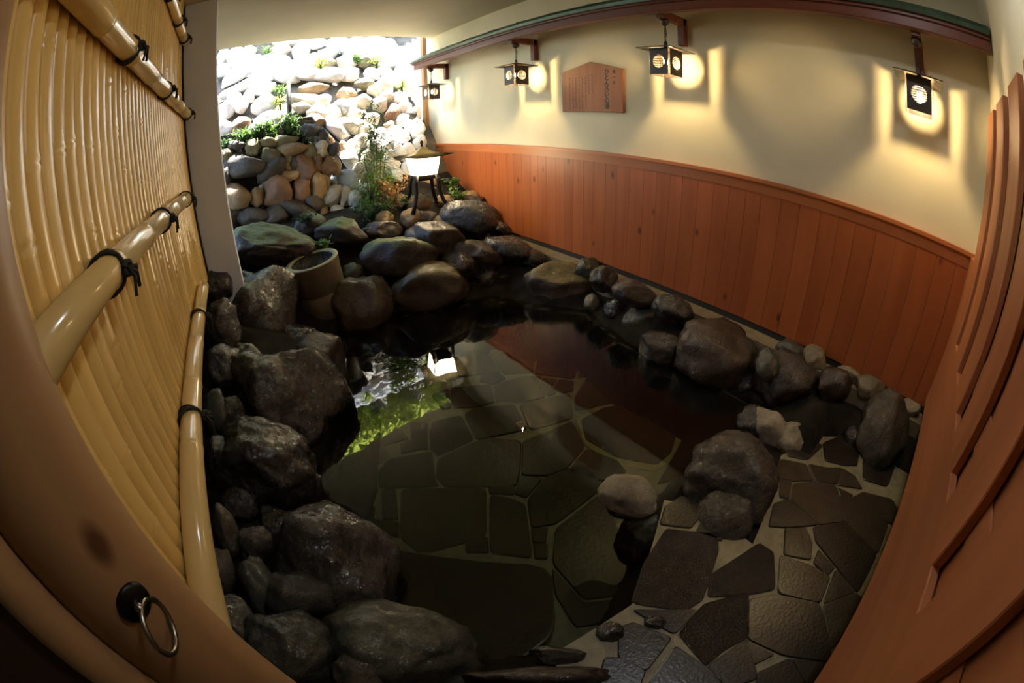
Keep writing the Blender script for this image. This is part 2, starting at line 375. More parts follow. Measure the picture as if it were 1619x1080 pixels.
# pool floor
POOL = [
 (4, c3([(950,720),(1000,680),(1110,625),(1300,600),(1440,640),(1560,770),(1570,830),(1490,940),(1400,1010),(1180,965),(1000,860)])),
 (4, c3([(1000,492),(1040,468),(1130,470),(1230,505),(1262,532),(1200,522),(1100,494)])),
 (1, c3([(330,190),(470,100),(545,120),(640,185),(640,245),(520,295),(450,280),(400,225)])),
 (1, c3([(720,100),(860,95),(1040,170),(1050,250),(975,360),(890,350),(760,325),(690,270),(665,180)])),
 (1, c3([(545,95),(700,90),(655,165),(600,140)])),
 (1, c3([(465,325),(640,265),(730,345),(712,455),(550,465)])),
 (0, c3([(745,340),(880,370),(970,375),(945,490),(725,462)])),
 (0, c3([(990,350),(1080,330),(1200,360),(1270,440),(1180,465),(1030,465),(965,490)])),
 (2, c3([(270,260),(330,265),(450,330),(535,455),(420,465),(300,480),(265,400)])),
 (0, c3([(430,470),(535,468),(560,490),(490,520),(420,505)])),
 (2, c3([(500,525),(690,475),(785,590),(650,625),(510,620)])),
 (0, c3([(700,480),(760,485),(735,530)])), (0, c3([(770,490),(850,495),(810,545),(840,570),(795,585),(745,530)])), (0, c3([(860,498),(940,505),(935,555),(880,570),(825,545)])),
 (0, c3([(255,545),(480,525),(500,620),(390,650),(270,650)])),
 (0, c3([(150,580),(245,550),(258,650),(205,660)])),
 (0, c3([(335,690),(400,655),(610,640),(680,770),(400,830)])),
 (2, c3([(640,640),(790,600),(920,580),(935,710),(700,775)])),
 (0, c3([(150,735),(310,700),(385,830),(180,920),(140,880)])),
 (0, c3([(30,740),(125,735),(130,885),(90,880),(40,830)])),
 (0, [(693,727),(754,699),(776,694),(823,699),(821,745),(815,768),(704,770),(690,755)]),
 (0, c3([(660,840),(800,790),(930,730),(1000,870),(890,1000),(790,1030),(655,1025)])),
 (0, c3([(1010,885),(1180,950),(1230,1010),(1100,1060),(910,1010)])),
 (0, [(635,774),(768,773),(768,848),(685,872),(659,872),(635,852)]),
 (0, c4([(430,140),(540,160),(605,190),(640,450),(430,425)])),
 (0, c4([(425,98),(545,90),(545,135),(430,130)])), (0, c4([(580,45),(690,55),(610,150),(555,130)])),
 (0, c4([(640,310),(715,305),(705,375),(645,375)])), (0, c4([(650,390),(715,385),(715,455),(655,455)])),
 (0, c4([(710,50),(900,-20),(990,100),(760,280),(640,300),(620,160)])),
 (0, c4([(310,365),(410,350),(420,425),(310,425)])),
 (0, c2([(820,260),(880,255),(890,380),(825,380)])), (0, [(600,747),(615,728),(683,715),(687,754),(692,769),(600,772)]),
 (0, c2([(700,340),(795,330),(790,385),(890,395),(890,460),(740,405)])),
 (2, c2([(650,60),(780,10),(900,0),(930,40),(830,70),(850,115),(800,160),(690,290),(560,320),(650,200)])),
 (0, c2([(905,60),(940,45),(1000,80),(905,100)])), (0, c2([(950,0),(1010,0),(1020,80),(1000,80),(945,35)])), (0, c2([(1025,0),(1180,0),(1210,45),(1060,110),(1030,80)])),
 (1, c3([(985,720),(1110,655),(1300,628),(1420,665),(1515,770),(1480,900),(1400,970),(1180,930),(1010,830)])),
 (1, c3([(950,590),(1000,510),(1130,505),(1250,545),(1300,600),(1130,635),(950,665)])),
 (0, c3([(1290,470),(1420,560),(1500,640),(1620,760),(1560,830),(1450,640),(1320,590)])),
 (0, c4([(760,310),(1000,125),(1090,390),(1130,560),(1060,640),(900,660),(745,480)])), (0, c4([(745,510),(900,680),(1050,665),(980,780),(860,800),(760,640)])),
 (0, [(1060,760),(1095,720),(1150,700),(1090,700),(1082,690),(1040,765)]),
]
bm = bmesh.new()
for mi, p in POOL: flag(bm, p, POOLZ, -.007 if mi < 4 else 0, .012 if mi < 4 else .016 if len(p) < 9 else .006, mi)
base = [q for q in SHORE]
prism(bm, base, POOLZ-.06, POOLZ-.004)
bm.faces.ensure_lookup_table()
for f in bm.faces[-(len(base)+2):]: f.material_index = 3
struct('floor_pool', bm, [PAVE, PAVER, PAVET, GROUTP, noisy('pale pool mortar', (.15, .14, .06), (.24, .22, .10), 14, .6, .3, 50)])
# landing
LANDING = [
 (0, [(715,30),(800,25),(860,70),(800,125),(720,110)]), (0, [(870,60),(960,20),(1020,60),(1010,150),(960,150),(880,130)]), (0, [(1040,130),(1120,60),(1180,130),(1140,240),(1040,210)]),
 (0, [(680,215),(730,225),(720,290),(685,285)]), (0, [(745,235),(830,225),(915,240),(940,320),(955,390),(845,400),(735,300)]),
 (0, [(660,320),(720,300),(840,405),(700,415),(640,410)]), (0, [(710,425),(790,425),(815,480),(810,550),(705,530)]),
 (0, [(830,420),(960,400),(1090,530),(1010,690),(920,580),(840,480)]), (0, [(850,520),(910,590),(880,620),(830,570)]),
 (0, [(690,540),(830,590),(890,630),(850,735),(680,695)]), (0, [(920,600),(1000,690),(870,740)]),
 (0, [(560,730),(670,710),(845,745),(890,900),(890,985),(700,960),(550,890)]), (0, [(870,750),(1000,700),(1040,730),(960,880),(900,930)]),
 (1, [(390,620),(590,490),(650,530),(655,680),(550,700),(385,710)]), (1, [(260,870),(360,750),(540,700),(545,880),(440,940),(370,1000)]),
 (0, [(550,910),(650,960),(570,1000)]), (0, [(590,1040),(720,980),(780,1080),(590,1120)]), (0, [(740,985),(890,1000),(870,1090),(800,1090)]),
 (0, [(380,1010),(540,900),(580,1060),(450,1100)]), (0, [(130,1090),(240,930),(370,1020),(440,1090),(300,1120)]), (0, [(60,770),(330,770),(230,870)]),
 (0, [(0,850),(60,830),(210,890),(110,1020),(0,970)]), (0, [(660,205),(690,130),(790,150),(820,215),(740,218)]), (0, [(810,150),(880,165),(940,165),(920,230),(840,220)]),
 (0, [(950,170),(1000,200),(1030,250),(930,235)]), (0, [(935,290),(990,290),(1140,400),(1095,525),(965,395)]), (0, [(930,250),(990,280),(945,290)]),
 (0, [(900,1000),(960,890),(1040,740),(1120,700),(1000,1100),(890,1090)]), (0, [(1040,270),(1160,300),(1200,380),(1150,400),(1000,290)]),
 (1, [(60,730),(110,570),(200,430),(290,440),(410,450),(415,520),(390,600),(350,720),(280,765)]), (0, [(180,400),(200,330),(265,290),(330,320),(345,360),(300,415)]),
 (0, [(355,390),(400,395),(430,470),(330,435)]), (0, [(-60,980),(0,980),(100,1030),(60,1130),(-100,1130)]),
]
bm = bmesh.new()
for mi, p in LANDING: flag(bm, c6(p), .0, -.012, .008, mi)
lb = [(1235,720),(1215,800),(1190,860),(1110,800),(1050,790),(1035,850),(1000,955),(930,1000),(880,1030),(880,1100),(1300,1110),(1390,900),(1440,760),(1400,690),(1290,690)]
n0 = len(bm.faces); prism(bm, [at_z(x, y, 0).to_2d() for x, y in lb[:10]] + [Vector(p) for p in ((.3, -.2), (.3, -1.1), (2.7, -1.1), (2.7, -.2))] + [at_z(x, y, 0).to_2d() for x, y in lb[13:]], -.10, -.001); bm.faces.ensure_lookup_table()
for f in bm.faces[n0:]: f.material_index = 2
struct('floor_landing', bm, [LAND, GRAIN, GROUT])

# water
m, nt, b = new_mat('pool water'); nt.nodes.remove(b)
tr = N(nt, 'ShaderNodeBsdfTransparent'); tr.inputs[0].default_value = (.66, .70, .62, 1)
gl = N(nt, 'ShaderNodeBsdfGlossy'); gl.inputs['Roughness'].default_value = .0; gl.inputs['Color'].default_value = (1, 1, 1, 1)
fr = N(nt, 'ShaderNodeFresnel'); fr.inputs['IOR'].default_value = 1.4
tc = N(nt, 'ShaderNodeTexCoord'); nz = N(nt, 'ShaderNodeTexNoise', Scale=5.0, Detail=2); nt.links.new(tc.outputs['Object'], nz.inputs['Vector'])
bp = N(nt, 'ShaderNodeBump', Strength=.05, Distance=.02); nt.links.new(nz.outputs['Fac'], bp.inputs['Height']); nt.links.new(bp.outputs[0], gl.inputs['Normal']); nt.links.new(bp.outputs[0], fr.inputs['Normal'])
mx = N(nt, 'ShaderNodeMixShader'); nt.links.new(fr.outputs[0], mx.inputs[0]); nt.links.new(tr.outputs[0], mx.inputs[1]); nt.links.new(gl.outputs[0], mx.inputs[2]); nt.links.new(mx.outputs[0], nt.nodes['Material Output'].inputs[0])
bm = bmesh.new()
ww = [Vector(p) for p in SHORE]; cc = sum(ww, Vector((0, 0)))/len(ww)
bm.faces.new([bm.verts.new((*(cc+(p-cc)*1.08), WATER)) for p in ww]); bmesh.ops.recalc_face_normals(bm, faces=bm.faces)
if list(bm.faces)[0].normal.z < 0: bmesh.ops.reverse_faces(bm, faces=bm.faces)
struct('water', bm, m, 'clear still water of the hot spring pool')

# ---------------------------------------------------------------- bamboo screen
def screen():
    t = thing('bamboo_screen', 'golden split bamboo screen with four horizontal poles beside the pool', 'fence', (XL, .6, .79))
    o = t.location; bm = bmesh.new(); rnd = random.Random(3); p = .0702; y = .52
    while y < 3.53:
        r = p*.5*rnd.uniform(.98, 1.03); cx = XL - r*.55
        zs = [.79, 2.995]; ks = []; z = .79 + rnd.uniform(.05, .5)
        while z < 2.95:
            for dz, k in ((-.018, 1.0), (-.008, 1.12), (-.001, .90), (.006, 1.14), (.018, 1.0)): ks.append((z+dz, k))
            z += rnd.uniform(.40, .62)
        prof = [(.79, 1.0)] + ks + [(2.995, 1.0)]; rows = []
        for z, k in prof:
            rows.append([bm.verts.new((cx + r*.55*k*math.cos(a) - o.x, y + r*(k if k > 1 else 1)*math.sin(a) - o.y, z - o.z)) for a in [(-PI/2 + PI*i/8) for i in range(9)]])
        for A, B in zip(rows, rows[1:]):
            for i in range(8): bm.faces.new((A[i], A[i+1], B[i+1], B[i]))
        y += p
    obj('slat_panel', bm, BAMBOO, t)
    rails = ((2.055, (1.38, 2.26, 3.42), 3.48, .038), (1.465, (.93, 1.74, 2.70), 2.80, .040), (.925, (1.22, 2.14), 2.72, .038), (2.63, (2.35, 2.85, 3.3), 3.40, .034))
    for z, ties, y1, r in rails:
        bm = bmesh.new(); pts = []; rad = []; y = .47; k = 0; rnd = random.Random(int(z*100)); nx_ = .95 + rnd.uniform(0, .25); L = []
        while nx_ < y1: L.append(nx_); nx_ += rnd.uniform(.33, .42)
        ys = [.47, y1]
        for q in L: ys += [q-.012, q-.005, q, q+.005, q+.012]
        for y in sorted(ys):
            kk = 1.0
            for q in L:
                if abs(y-q) < .001: kk = .95
                elif abs(abs(y-q)-.005) < .001: kk = 1.05
            pts.append((XL + r*.9 - o.x, y - o.y, z - o.z)); rad.append(r*kk*(1 - .06*(y-.6)/3))
        tube(bm, pts, rad, 20); rail = obj('rail', bm, BAMRAIL, t)
        for yt in ties:
            bm = bmesh.new(); c = Vector((XL + r*.9 - o.x, yt - o.y, z - o.z))
            for s, sl in ((-.012, .45), (.012, -.45), (.0, 0)):
                lp = [c + Vector(((r+.006)*math.cos(a), s + sl*(r)*math.cos(a)*.8, (r+.006)*math.sin(a))) for a in [2*PI*i/18 for i in range(18)]]
                tube(bm, lp, .0048, 6, closed=True)
            k0 = c + Vector((r+.012, 0, -.004))
            lp = [k0 + Vector((.006*math.cos(a), .013*math.cos(a), .013*math.sin(a))) for a in [2*PI*i/12 for i in range(12)]]
            tube(bm, lp, .007, 6, closed=True)
            for dy, dz in ((.030, -.050), (-.022, -.058), (.045, -.015)):
                tube(bm, [k0, k0 + Vector((.016, dy*.5, dz*.35)), k0 + Vector((.010, dy, dz))], [.006, .005, .0045], 6)
            obj('rope_tie', bm, ROPE, rail)
    return t
screen()

# ---------------------------------------------------------------- log posts at the entrance, ring handle
def log(name, label, cx, cy, r, z0, z1, seed):
    bm = bmesh.new(); seg = 40; rows = []
    for j in range(41):
        z = z0 + (z1-z0)*j/40; row = []
        for i in range(seg):
            a = 2*PI*i/seg; k = r*(1 + .03*noise.noise(Vector((math.cos(a)*1.2, math.sin(a)*1.2, z*1.5+seed))))
            row.append(bm.verts.new((k*math.cos(a), k*math.sin(a), z-z0)))
        rows.append(row)
    for A, B in zip(rows, rows[1:]):
        for i in range(seg): bm.faces.new((A[i], A[(i+1) % seg], B[(i+1) % seg], B[i]))
    bm.faces.new(rows[0][::-1]); bm.faces.new(rows[-1])
    t = thing(name, label, 'post', (cx, cy, z0)); obj('trunk', bm, LOGW, t); return t
lg = log('log_post', 'thick peeled log post at the entrance with an iron ring', -.383, .436, .101, -.05, CEIL, 1)
az = Vector((.383, -.436, 0)).normalized(); side = Vector((az.y, -az.x, 0))
pc = az*.101; pc.z = 1.195 + .05
bm = bmesh.new()
def disc(bm, c, ax, r, t_, seg=24):
    u, w = frame_axes(ax); prof = [(r, 0), (r, t_*.6), (r*.85, t_), (0.001, t_*1.1)]; rows = []
    for q, h in prof: rows.append([bm.verts.new(c + ax*h + (u*math.cos(2*PI*k/seg)+w*math.sin(2*PI*k/seg))*q) for k in range(seg)])
    for A, B in zip(rows, rows[1:]):
        for k in range(seg): bm.faces.new((A[k], A[(k+1) % seg], B[(k+1) % seg], B[k]))
disc(bm, pc - az*.004, az, .030, .010); pl = obj('ring_plate', bm, BLACKM, lg)
bm = bmesh.new(); tube(bm, [pc, pc+az*.022], [.008, .007], 10); obj('boss', bm, STEEL, pl)
bm = bmesh.new(); rc = pc + az*.020 + Vector((0, 0, -.040)); ax2 = (side*.75 + az*.66).normalized()
tube(bm, [rc + ax2*(.038*math.cos(a)) + Vector((0, 0, .040*math.sin(a))) for a in [2*PI*i/28 for i in range(28)]], .0048, 8, closed=True)
rg = obj('ring', bm, STEEL, lg); rg['label'] = 'worn steel ring'
l2 = log('log_post', 'thinner half round log stile of the dark door in the near corner', -.449, .318, .037, -.05, CEIL, 7)
bm = bmesh.new(); v = Vector((-.80, -.26, 0)).normalized(); w_ = Vector((-v.y, v.x, 0)); a0 = Vector((-.045*.6, -.01, .02))
pts = [a0 - w_*.012, a0 + v*.85 - w_*.012, a0 + v*.85 + w_*.012, a0 + w_*.012]
prism(bm, [(p.x, p.y) for p in pts], .02, CEIL+.04); o_ = obj('door_panel', bm, wood('dark door boards', (.030, .016, .008), (.05, .026, .013), 'Z', .6), l2, False); o_['label'] = 'dark brown door boards'
bm = bmesh.new(); hp = Vector((-.512, .352, -.05)); c = Vector((.026, .040, 1.26))
box(bm, c.x-.006, c.x+.012, c.y-.01, c.y+.035, c.z-.018, c.z+.018); bevel_all(bm, .002, 1); obj('latch', bm, BLACKM, l2, False)

# ---------------------------------------------------------------- slatted fence in front of the end wall
gt = thing('slatted_fence', 'cedar fence of wide upright slats with gaps over a solid bottom board', 'fence', (1.6, -.37, .38))
def gpart(name, boxes, m, bv=.004):
    bm = bmesh.new()
    for b in boxes:
        b = (b[0]-1.6, b[1]-1.6, b[2]+.37, b[3]+.37, b[4]-.38, b[5]-.38); box(bm, *b)
    if bv: bevel_all(bm, bv, 1)
    return obj(name, bm, m, gt, False)
lefts = [2.67, 2.285, 1.875, 1.48, 1.085, .69]
gpart('bottom_board', [(.22, 2.885, -.382, -.351, .38, .92)], GATEX)
gpart('end_board', [(2.665, 2.885, -.382, -.3505, .90, 1.325)], GATEW)
for i, x in enumerate(lefts):
    dz = .0
    gpart('slat', [(x-.245, x, -.381, -.350, .905, 2.125+dz)], GATEW)
gpart('backing_board', [(.3, 2.66, -.3985, -.389, .5, 1.40)], GATEX, 0)
gpart('rail', [(.25, 2.66, -.3985, -.381, 1.86, 2.0)], GATEX)
gpart('rail', [(.25, 2.66, -.3885, -.381, 1.02, 1.13)], GATEX, .002)

# ---------------------------------------------------------------- canopy over the lamps
cp = thing('canopy', 'long narrow canopy with green metal roof and red brown beam above the lamps', 'canopy', (XR, 2.7, 2.5))
def cpart(name, fn, m, sm=False):
    bm = bmesh.new(); fn(bm); bmesh.ops.translate(bm, verts=bm.verts, vec=-Vector(cp.location)); return obj(name, bm, m, cp, sm)
Y0, Y1 = -.385, 5.82
def _sheet(bm):
    pts = [(2.492, 2.548), (2.484, 2.575), (2.495, 2.602), (2.9, 2.74), (2.9, 2.725), (2.51, 2.566), (2.50, 2.553)]
    A = [bm.verts.new((x, Y0, z)) for x, z in pts]; B = [bm.verts.new((x, Y1, z)) for x, z in pts]; n = len(pts)
    for i in range(n): bm.faces.new((A[i], A[(i+1) % n], B[(i+1) % n], B[i]))
    bm.faces.new(A[::-1]); bm.faces.new(B)
    y = .2
    while y < 5.7:
        A = [bm.verts.new(p) for p in ((2.495, y, 2.592), (2.9, y, 2.74), (2.9, y+.012, 2.74), (2.495, y+.012, 2.592), (2.495, y, 2.607), (2.9, y, 2.755), (2.9, y+.012, 2.755), (2.495, y+.012, 2.607))]
        for f in ((0,1,5,4),(1,2,6,5),(2,3,7,6),(3,0,4,7),(4,5,6,7)): bm.faces.new([A[i] for i in f])
        y += .455
cpart('roof_sheet', _sheet, SHEET)
def _beam(bm): box(bm, 2.53, 2.60, Y0, Y1-.02, 2.462, 2.535); bevel_all(bm, .005, 1)
cpart('beam', _beam, BEAMW)
def _fascia(bm): box(bm, 2.512, 2.535, Y0, Y1, 2.528, 2.558)
cpart('fascia', _fascia, BEAMW)
def _soffit(bm):
    quad(bm, (2.6, Y0, 2.536), (2.6, Y1-.02, 2.536), (2.895, Y1-.02, 2.70), (2.895, Y0, 2.70))
    quad(bm, (2.6, Y0, 2.546), (2.895, Y0, 2.71), (2.895, Y1-.02, 2.71), (2.6, Y1-.02, 2.546))
cpart('soffit_board', _soffit, BEAMW)
LAMPY = (5.50, 3.61, 1.866, .10)
for y in LAMPY:
    def _br(bm):
        box(bm, 2.58, 2.885, y-.030, y+.030, 2.435, 2.50); box(bm, 2.845, 2.8995, y-.030, y+.030, 2.27, 2.50); bevel_all(bm, .004, 1)
    br = cpart('bracket', _br, BEAMW)
    bm = bmesh.new(); tube(bm, [Vector((2.842, y, 2.33))-Vector(cp.location), Vector((2.846, y, 2.33))-Vector(cp.location)], .006, 8); obj('screw', bm, STEEL, br)

# ---------------------------------------------------------------- hanging lamps
LX = 2.645
def panel(bm, w, h, r, t_, cz):
    """A square plate in the local XZ plane with a round hole crossed by bars."""
    n = 40; outer = []; inner = []
    for i in range(n):
        a = 2*PI*i/n + PI/4; c, s = math.cos(a), math.sin(a); k = 1/max(abs(c), abs(s))
        outer.append((c*k*w/2, s*k*h/2)); inner.append((c*r, s*r+cz))
    for yy in (-t_/2, t_/2):
        O = [bm.verts.new((x, yy, z)) for x, z in outer]; I = [bm.verts.new((x, yy, z)) for x, z in inner]
        for i in range(n):
            f = (O[i], O[(i+1) % n], I[(i+1) % n], I[i]); bm.faces.new(f if yy < 0 else f[::-1])
    for i in range(8):
        z = -r + 2*r*(i+.5)/8; hw = math.sqrt(max(0, r*r - z*z)); box(bm, -hw-.002, hw+.002, -t_/2, t_/2, cz+z-.0022, cz+z+.0022)
def make_lamp(y, label):
    t = thing('hanging_lamp', label, 'lamp', (LX, y, 2.43), 0, 'bronze lamps hanging from the canopy')
    bm = bmesh.new(); lathe(bm, [(.001, .006), (.034, .004), (.036, -.012), (.028, -.034), (.012, -.048), (.001, -.05)], seg=20); obj('ceiling_cup', bm, IRON, t)
    bm = bmesh.new()
    for k in range(7):
        zc = -.062 - .020*k; d = k % 2
        tube(bm, [((.007*math.cos(a) if d else 0), (0 if d else .007*math.cos(a)), zc + .014*math.sin(a)) for a in [2*PI*i/12 for i in range(12)]], .0022, 5, closed=True)
    obj('chain', bm, IRON, t)
    bm = bmesh.new(); tube(bm, [(.012, .004, -.05), (.020, .004, -.10), (.012, .004, -.17), (.004, 0, -.21)], .0028, 6); obj('wire', bm, BLACKM, t)
    bm = bmesh.new(); w = .152; ap = bm.verts.new((0, 0, -.200)); lo = [bm.verts.new((sx*w, sy*w, -.240)) for sx, sy in ((1,1),(-1,1),(-1,-1),(1,-1))]; l2_ = [bm.verts.new((v.co.x*.99, v.co.y*.99, -.246)) for v in lo]; c2_ = bm.verts.new((0, 0, -.208))
    for i in range(4):
        bm.faces.new((ap, lo[i], lo[(i+1) % 4])); bm.faces.new((lo[i], l2_[i], l2_[(i+1) % 4], lo[(i+1) % 4])); bm.faces.new((c2_, l2_[(i+1) % 4], l2_[i]))
    rp = obj('roof_plate', bm, IRON, t, False)
    bm = bmesh.new(); lathe(bm, [(.001, .036), (.012, .030), (.014, .0), (.010, -.008), (.001, -.008)], (0, 0, -.204), 14); obj('roof_cap', bm, IRON, rp)
    for k in range(4):
        bm = bmesh.new(); panel(bm, .152, .198, .050, .003, -.002)
        bmesh.ops.transform(bm, verts=bm.verts, matrix=Matrix.Rotation(k*PI/2, 4, 'Z') @ Matrix.Translation((0, .088, -.340))); obj('side_panel', bm, IRON, t, False)
    bm = bmesh.new(); lathe(bm, [(.001, -.208), (.016, -.215), (.016, -.305), (.009, -.320)], (0, 0, 0), 14); obj('socket', bm, BLACKM, t)
    bm = bmesh.new(); lathe(bm, [(.008, -.316), (.014, -.324), (.0175, -.336), (.014, -.349), (.008, -.356), (.001, -.358)], (0, 0, 0), 18); obj('bulb', bm, BULB, t)
    return t
for y, l in zip(LAMPY, ('small bronze hanging lamp at the garden end, beside the corner post', 'bronze hanging lamp on the far side of the wooden sign', 'bronze hanging lamp on the near side of the wooden sign', 'bronze hanging lamp closest to the slatted fence, at the end of the canopy')): make_lamp(y, l)

# assumed unseen ceiling lamp over the entrance, added to light canopy and upper walls
t = thing('assumed_ceiling_light', 'assumed round white ceiling lamp over the entrance, out of view', 'lamp', (1.25, .15, CEIL))
bm = bmesh.new(); lathe(bm, [(.001, -.002), (.15, -.002), (.15, -.035), (.135, -.045), (.12, -.045)], seg=32); obj('housing', bm, PILLAR, t)
bm = bmesh.new(); lathe(bm, [(.12, -.045), (.08, -.062), (.001, -.068)], seg=32); obj('diffuser', bm, DOWN, t)

# ---------------------------------------------------------------- sign
sg = [at_x(x, y, XR-.03) for x, y in ((890,177),(983,178),(985,108),(938,97),(887,116))]
ymid = (sg[0].y + sg[1].y)/2; zb = (sg[0].z + sg[1].z)/2; yl = (sg[0].y + sg[4].y)/2; yr = (sg[1].y + sg[2].y)/2; zs = (sg[2].z + sg[4].z)/2; za = sg[3].z
st_ = thing('wooden_sign', 'house shaped reddish cedar sign with brushed black writing on the plaster', 'sign', (XR, ymid, zb))
out = [(yl, zb), (yr, zb), (yr, zs), (ymid, za), (yl, zs)]
bm = bmesh.new(); A = [bm.verts.new((-.028, y-ymid, z-zb)) for y, z in out]; B = [bm.verts.new((-.001, y-ymid, z-zb)) for y, z in out]
bm.faces.new(A); bm.faces.new(B[::-1])
for i in range(5): bm.faces.new((A[i], B[i], B[(i+1) % 5], A[(i+1) % 5]))
bmesh.ops.recalc_face_normals(bm, faces=bm.faces); bevel_all(bm, .004, 2); obj('board', bm, SIGNW, st_, False)
def glyph(bm, ch, size, y, z):
    cu = bpy.data.curves.new('glyph', 'FONT'); cu.body = ch; cu.size = size; cu.align_x = 'CENTER'; cu.resolution_u = 3; cu.offset = size*.028
    o = bpy.data.objects.new('glyph', cu); COL.objects.link(o); bpy.context.view_layer.update()
    me = o.evaluated_get(bpy.context.evaluated_depsgraph_get()).to_mesh(); n0 = len(bm.verts); bm.from_mesh(me); bm.verts.ensure_lookup_table()
    for v in bm.verts[n0:]:
        x, w = v.co.x, v.co.y; v.co = (-.0290, y - x, z + w)
    o.to_mesh_clear(); bpy.data.objects.remove(o); bpy.data.curves.remove(cu)
wS = abs(yr-yl); hS = zs - zb; s_ = -1                       # the reader's right is towards the camera, smaller y
def letter(*a):
    bm = bmesh.new(); glyph(bm, *a); obj('letter', bm, INK, st_, False)
n_ = 7; step = hS*.93/n_
for i, ch in enumerate('ひとんろいの湯'): letter(ch, step*1.16, yr - ymid + wS*.235, zs - zb - step*(i+.86))
for i, ch in enumerate('第一の'): letter(ch, step*.72, yr - ymid + wS*.125, zs - zb - step*(i*.95+.75))
rnd = random.Random(8)
for k in range(8):
    bm = bmesh.new()
    yy = yr - ymid + wS*(.47 + .055*k); z = hS*(.90 if k < 2 else .86); zend = hS*(.42 if k < 2 else .10)
    while z > zend:
        L = rnd.uniform(.012, .026); wd = rnd.uniform(.003, .006)
        quad(bm, (-.0289, yy-wd, z), (-.0289, yy-wd, z-L), (-.0289, yy+wd, z-L), (-.0289, yy+wd, z)); z -= L + rnd.uniform(.004, .008)
    obj('faded_column', bm, FAINT, st_, False)

# ---------------------------------------------------------------- garden lantern
def lantern():
    c = Vector((1.97, 4.40, .70)); t = thing('garden_lantern', 'low garden lantern with broad roof, glowing paper box on four bent legs', 'lantern', c, math.radians(-8))
    bm = bmesh.new(); w = .27                                                          # thin square roof with upturned corners
    top = bm.verts.new((0, 0, .70)); n = 8; ring0 = []; ring1 = []
    for s in range(4):
        a0 = PI/4 + s*PI/2; a1 = a0 + PI/2
        for i in range(n):
            f = i/n; p = Vector((math.cos(a0), math.sin(a0)))*(1-f) + Vector((math.cos(a1), math.sin(a1)))*f
            up = .03*abs(2*f-1)**2
            ring1.append(bm.verts.new((p.x*w*1.414*.99, p.y*w*1.414*.99, .575+up))); ring0.append(bm.verts.new((p.x*w*.55, p.y*w*.55, .625)))
    m_ = len(ring0)
    for i in range(m_):
        j = (i+1) % m_; bm.faces.new((top, ring0[i], ring0[j])); bm.faces.new((ring0[i], ring1[i], ring1[j], ring0[j]))
    r = bmesh.ops.solidify(bm, geom=list(bm.faces), thickness=.012); bmesh.ops.recalc_face_normals(bm, faces=bm.faces)
    rf = obj('roof', bm, noisy('olive bronze', (.05, .042, .020), (.10, .085, .04), 8, .4, .1, 50), t)
    bm = bmesh.new(); lathe(bm, [(.001, .765), (.014, .755), (.020, .735), (.012, .715), (.018, .70), (.001, .69)], seg=16); obj('finial', bm, IRON, rf)
    bm = bmesh.new(); A = [bm.verts.new((x*.150, y*.150, .575)) for x, y in ((1,1),(-1,1),(-1,-1),(1,-1))]; B = [bm.verts.new((x*.115, y*.115, .385)) for x, y in ((1,1),(-1,1),(-1,-1),(1,-1))]
    for i in range(4): bm.faces.new((A[i], A[(i+1) % 4], B[(i+1) % 4], B[i]))
    bm.faces.new(B[::-1]); bmesh.ops.recalc_face_normals(bm, faces=bm.faces); lb_ = obj('paper_box', bm, SHOJI, t, False)
    for i, (x, y) in enumerate(((1,1),(-1,1),(-1,-1),(1,-1))):
        bm = bmesh.new(); tube(bm, [(x*.153, y*.153, .58), (x*.118, y*.118, .38)], .006, 6); obj('corner_bar', bm, IRON, t)
    bm = bmesh.new(); lathe(bm, [(.001, .385), (.165, .388), (.165, .355), (.10, .325), (.03, .315), (.001, .315)], seg=4)
    bmesh.ops.rotate(bm, verts=bm.verts, cent=(0, 0, 0), matrix=Matrix.Rotation(PI/4, 3, 'Z')); obj('tray', bm, IRON, t, False)
    for x, y in ((1,1),(-1,1),(-1,-1),(1,-1)):
        bm = bmesh.new()
        tube(bm, [(x*.105, y*.105, .385), (x*.125, y*.125, .30), (x*.130, y*.130, .20), (x*.155, y*.155, .10), (x*.205, y*.205, .0)], [.024, .024, .022, .022, .026], 8)
        obj('leg', bm, BLACKM, t)
    return t
lantern()

# ---------------------------------------------------------------- hollow basin (well curb) by the boulders
rc_ = at_y(492, 408, 3.95); cb = Vector((rc_.x + .05, rc_.y - .02, .02))
bs = thing('stone_basin', 'hollow cylindrical basin with pale rim tilted among the dark boulders', 'basin', cb)
R_ = .245; hB = rc_.z - .02; tilt = Matrix.Rotation(math.radians(-6), 4, 'Y') @ Matrix.Rotation(math.radians(3), 4, 'X')
bm = bmesh.new(); seg = 44
prof = [(R_*.93, 0), (R_*.96, .10), (R_*.97, hB*.48), (R_*.945, hB*.495), (R_*1.0, hB*.51), (R_*1.0, hB*.8), (R_*1.02, hB-.03), (R_*1.03, hB-.004)]
lathe(bm, prof, seg=seg); bmesh.ops.transform(bm, verts=bm.verts, matrix=tilt); obj('outer_wall', bm, stone('basin wall', (.065, .048, .029), (.13, .10, .062), None, .5, .3), bs)
bm = bmesh.new(); rr = lathe(bm, [(R_*1.03, hB-.006), (R_*1.02, hB), (R_*.84, hB), (R_*.82, hB-.01)], seg=seg); bmesh.ops.transform(bm, verts=bm.verts, matrix=tilt)
q = obj('rim', bm, stone('basin rim', (.14, .14, .06), (.25, .25, .12), None, .6, .3), bs); q['label'] = 'pale mossy rim'
bm = bmesh.new(); lathe(bm, [(R_*.82, hB-.01), (R_*.80, hB-.16), (.001, hB-.17)], seg=seg); bmesh.ops.transform(bm, verts=bm.verts, matrix=tilt); obj('hollow', bm, ST['wetm'], bs)

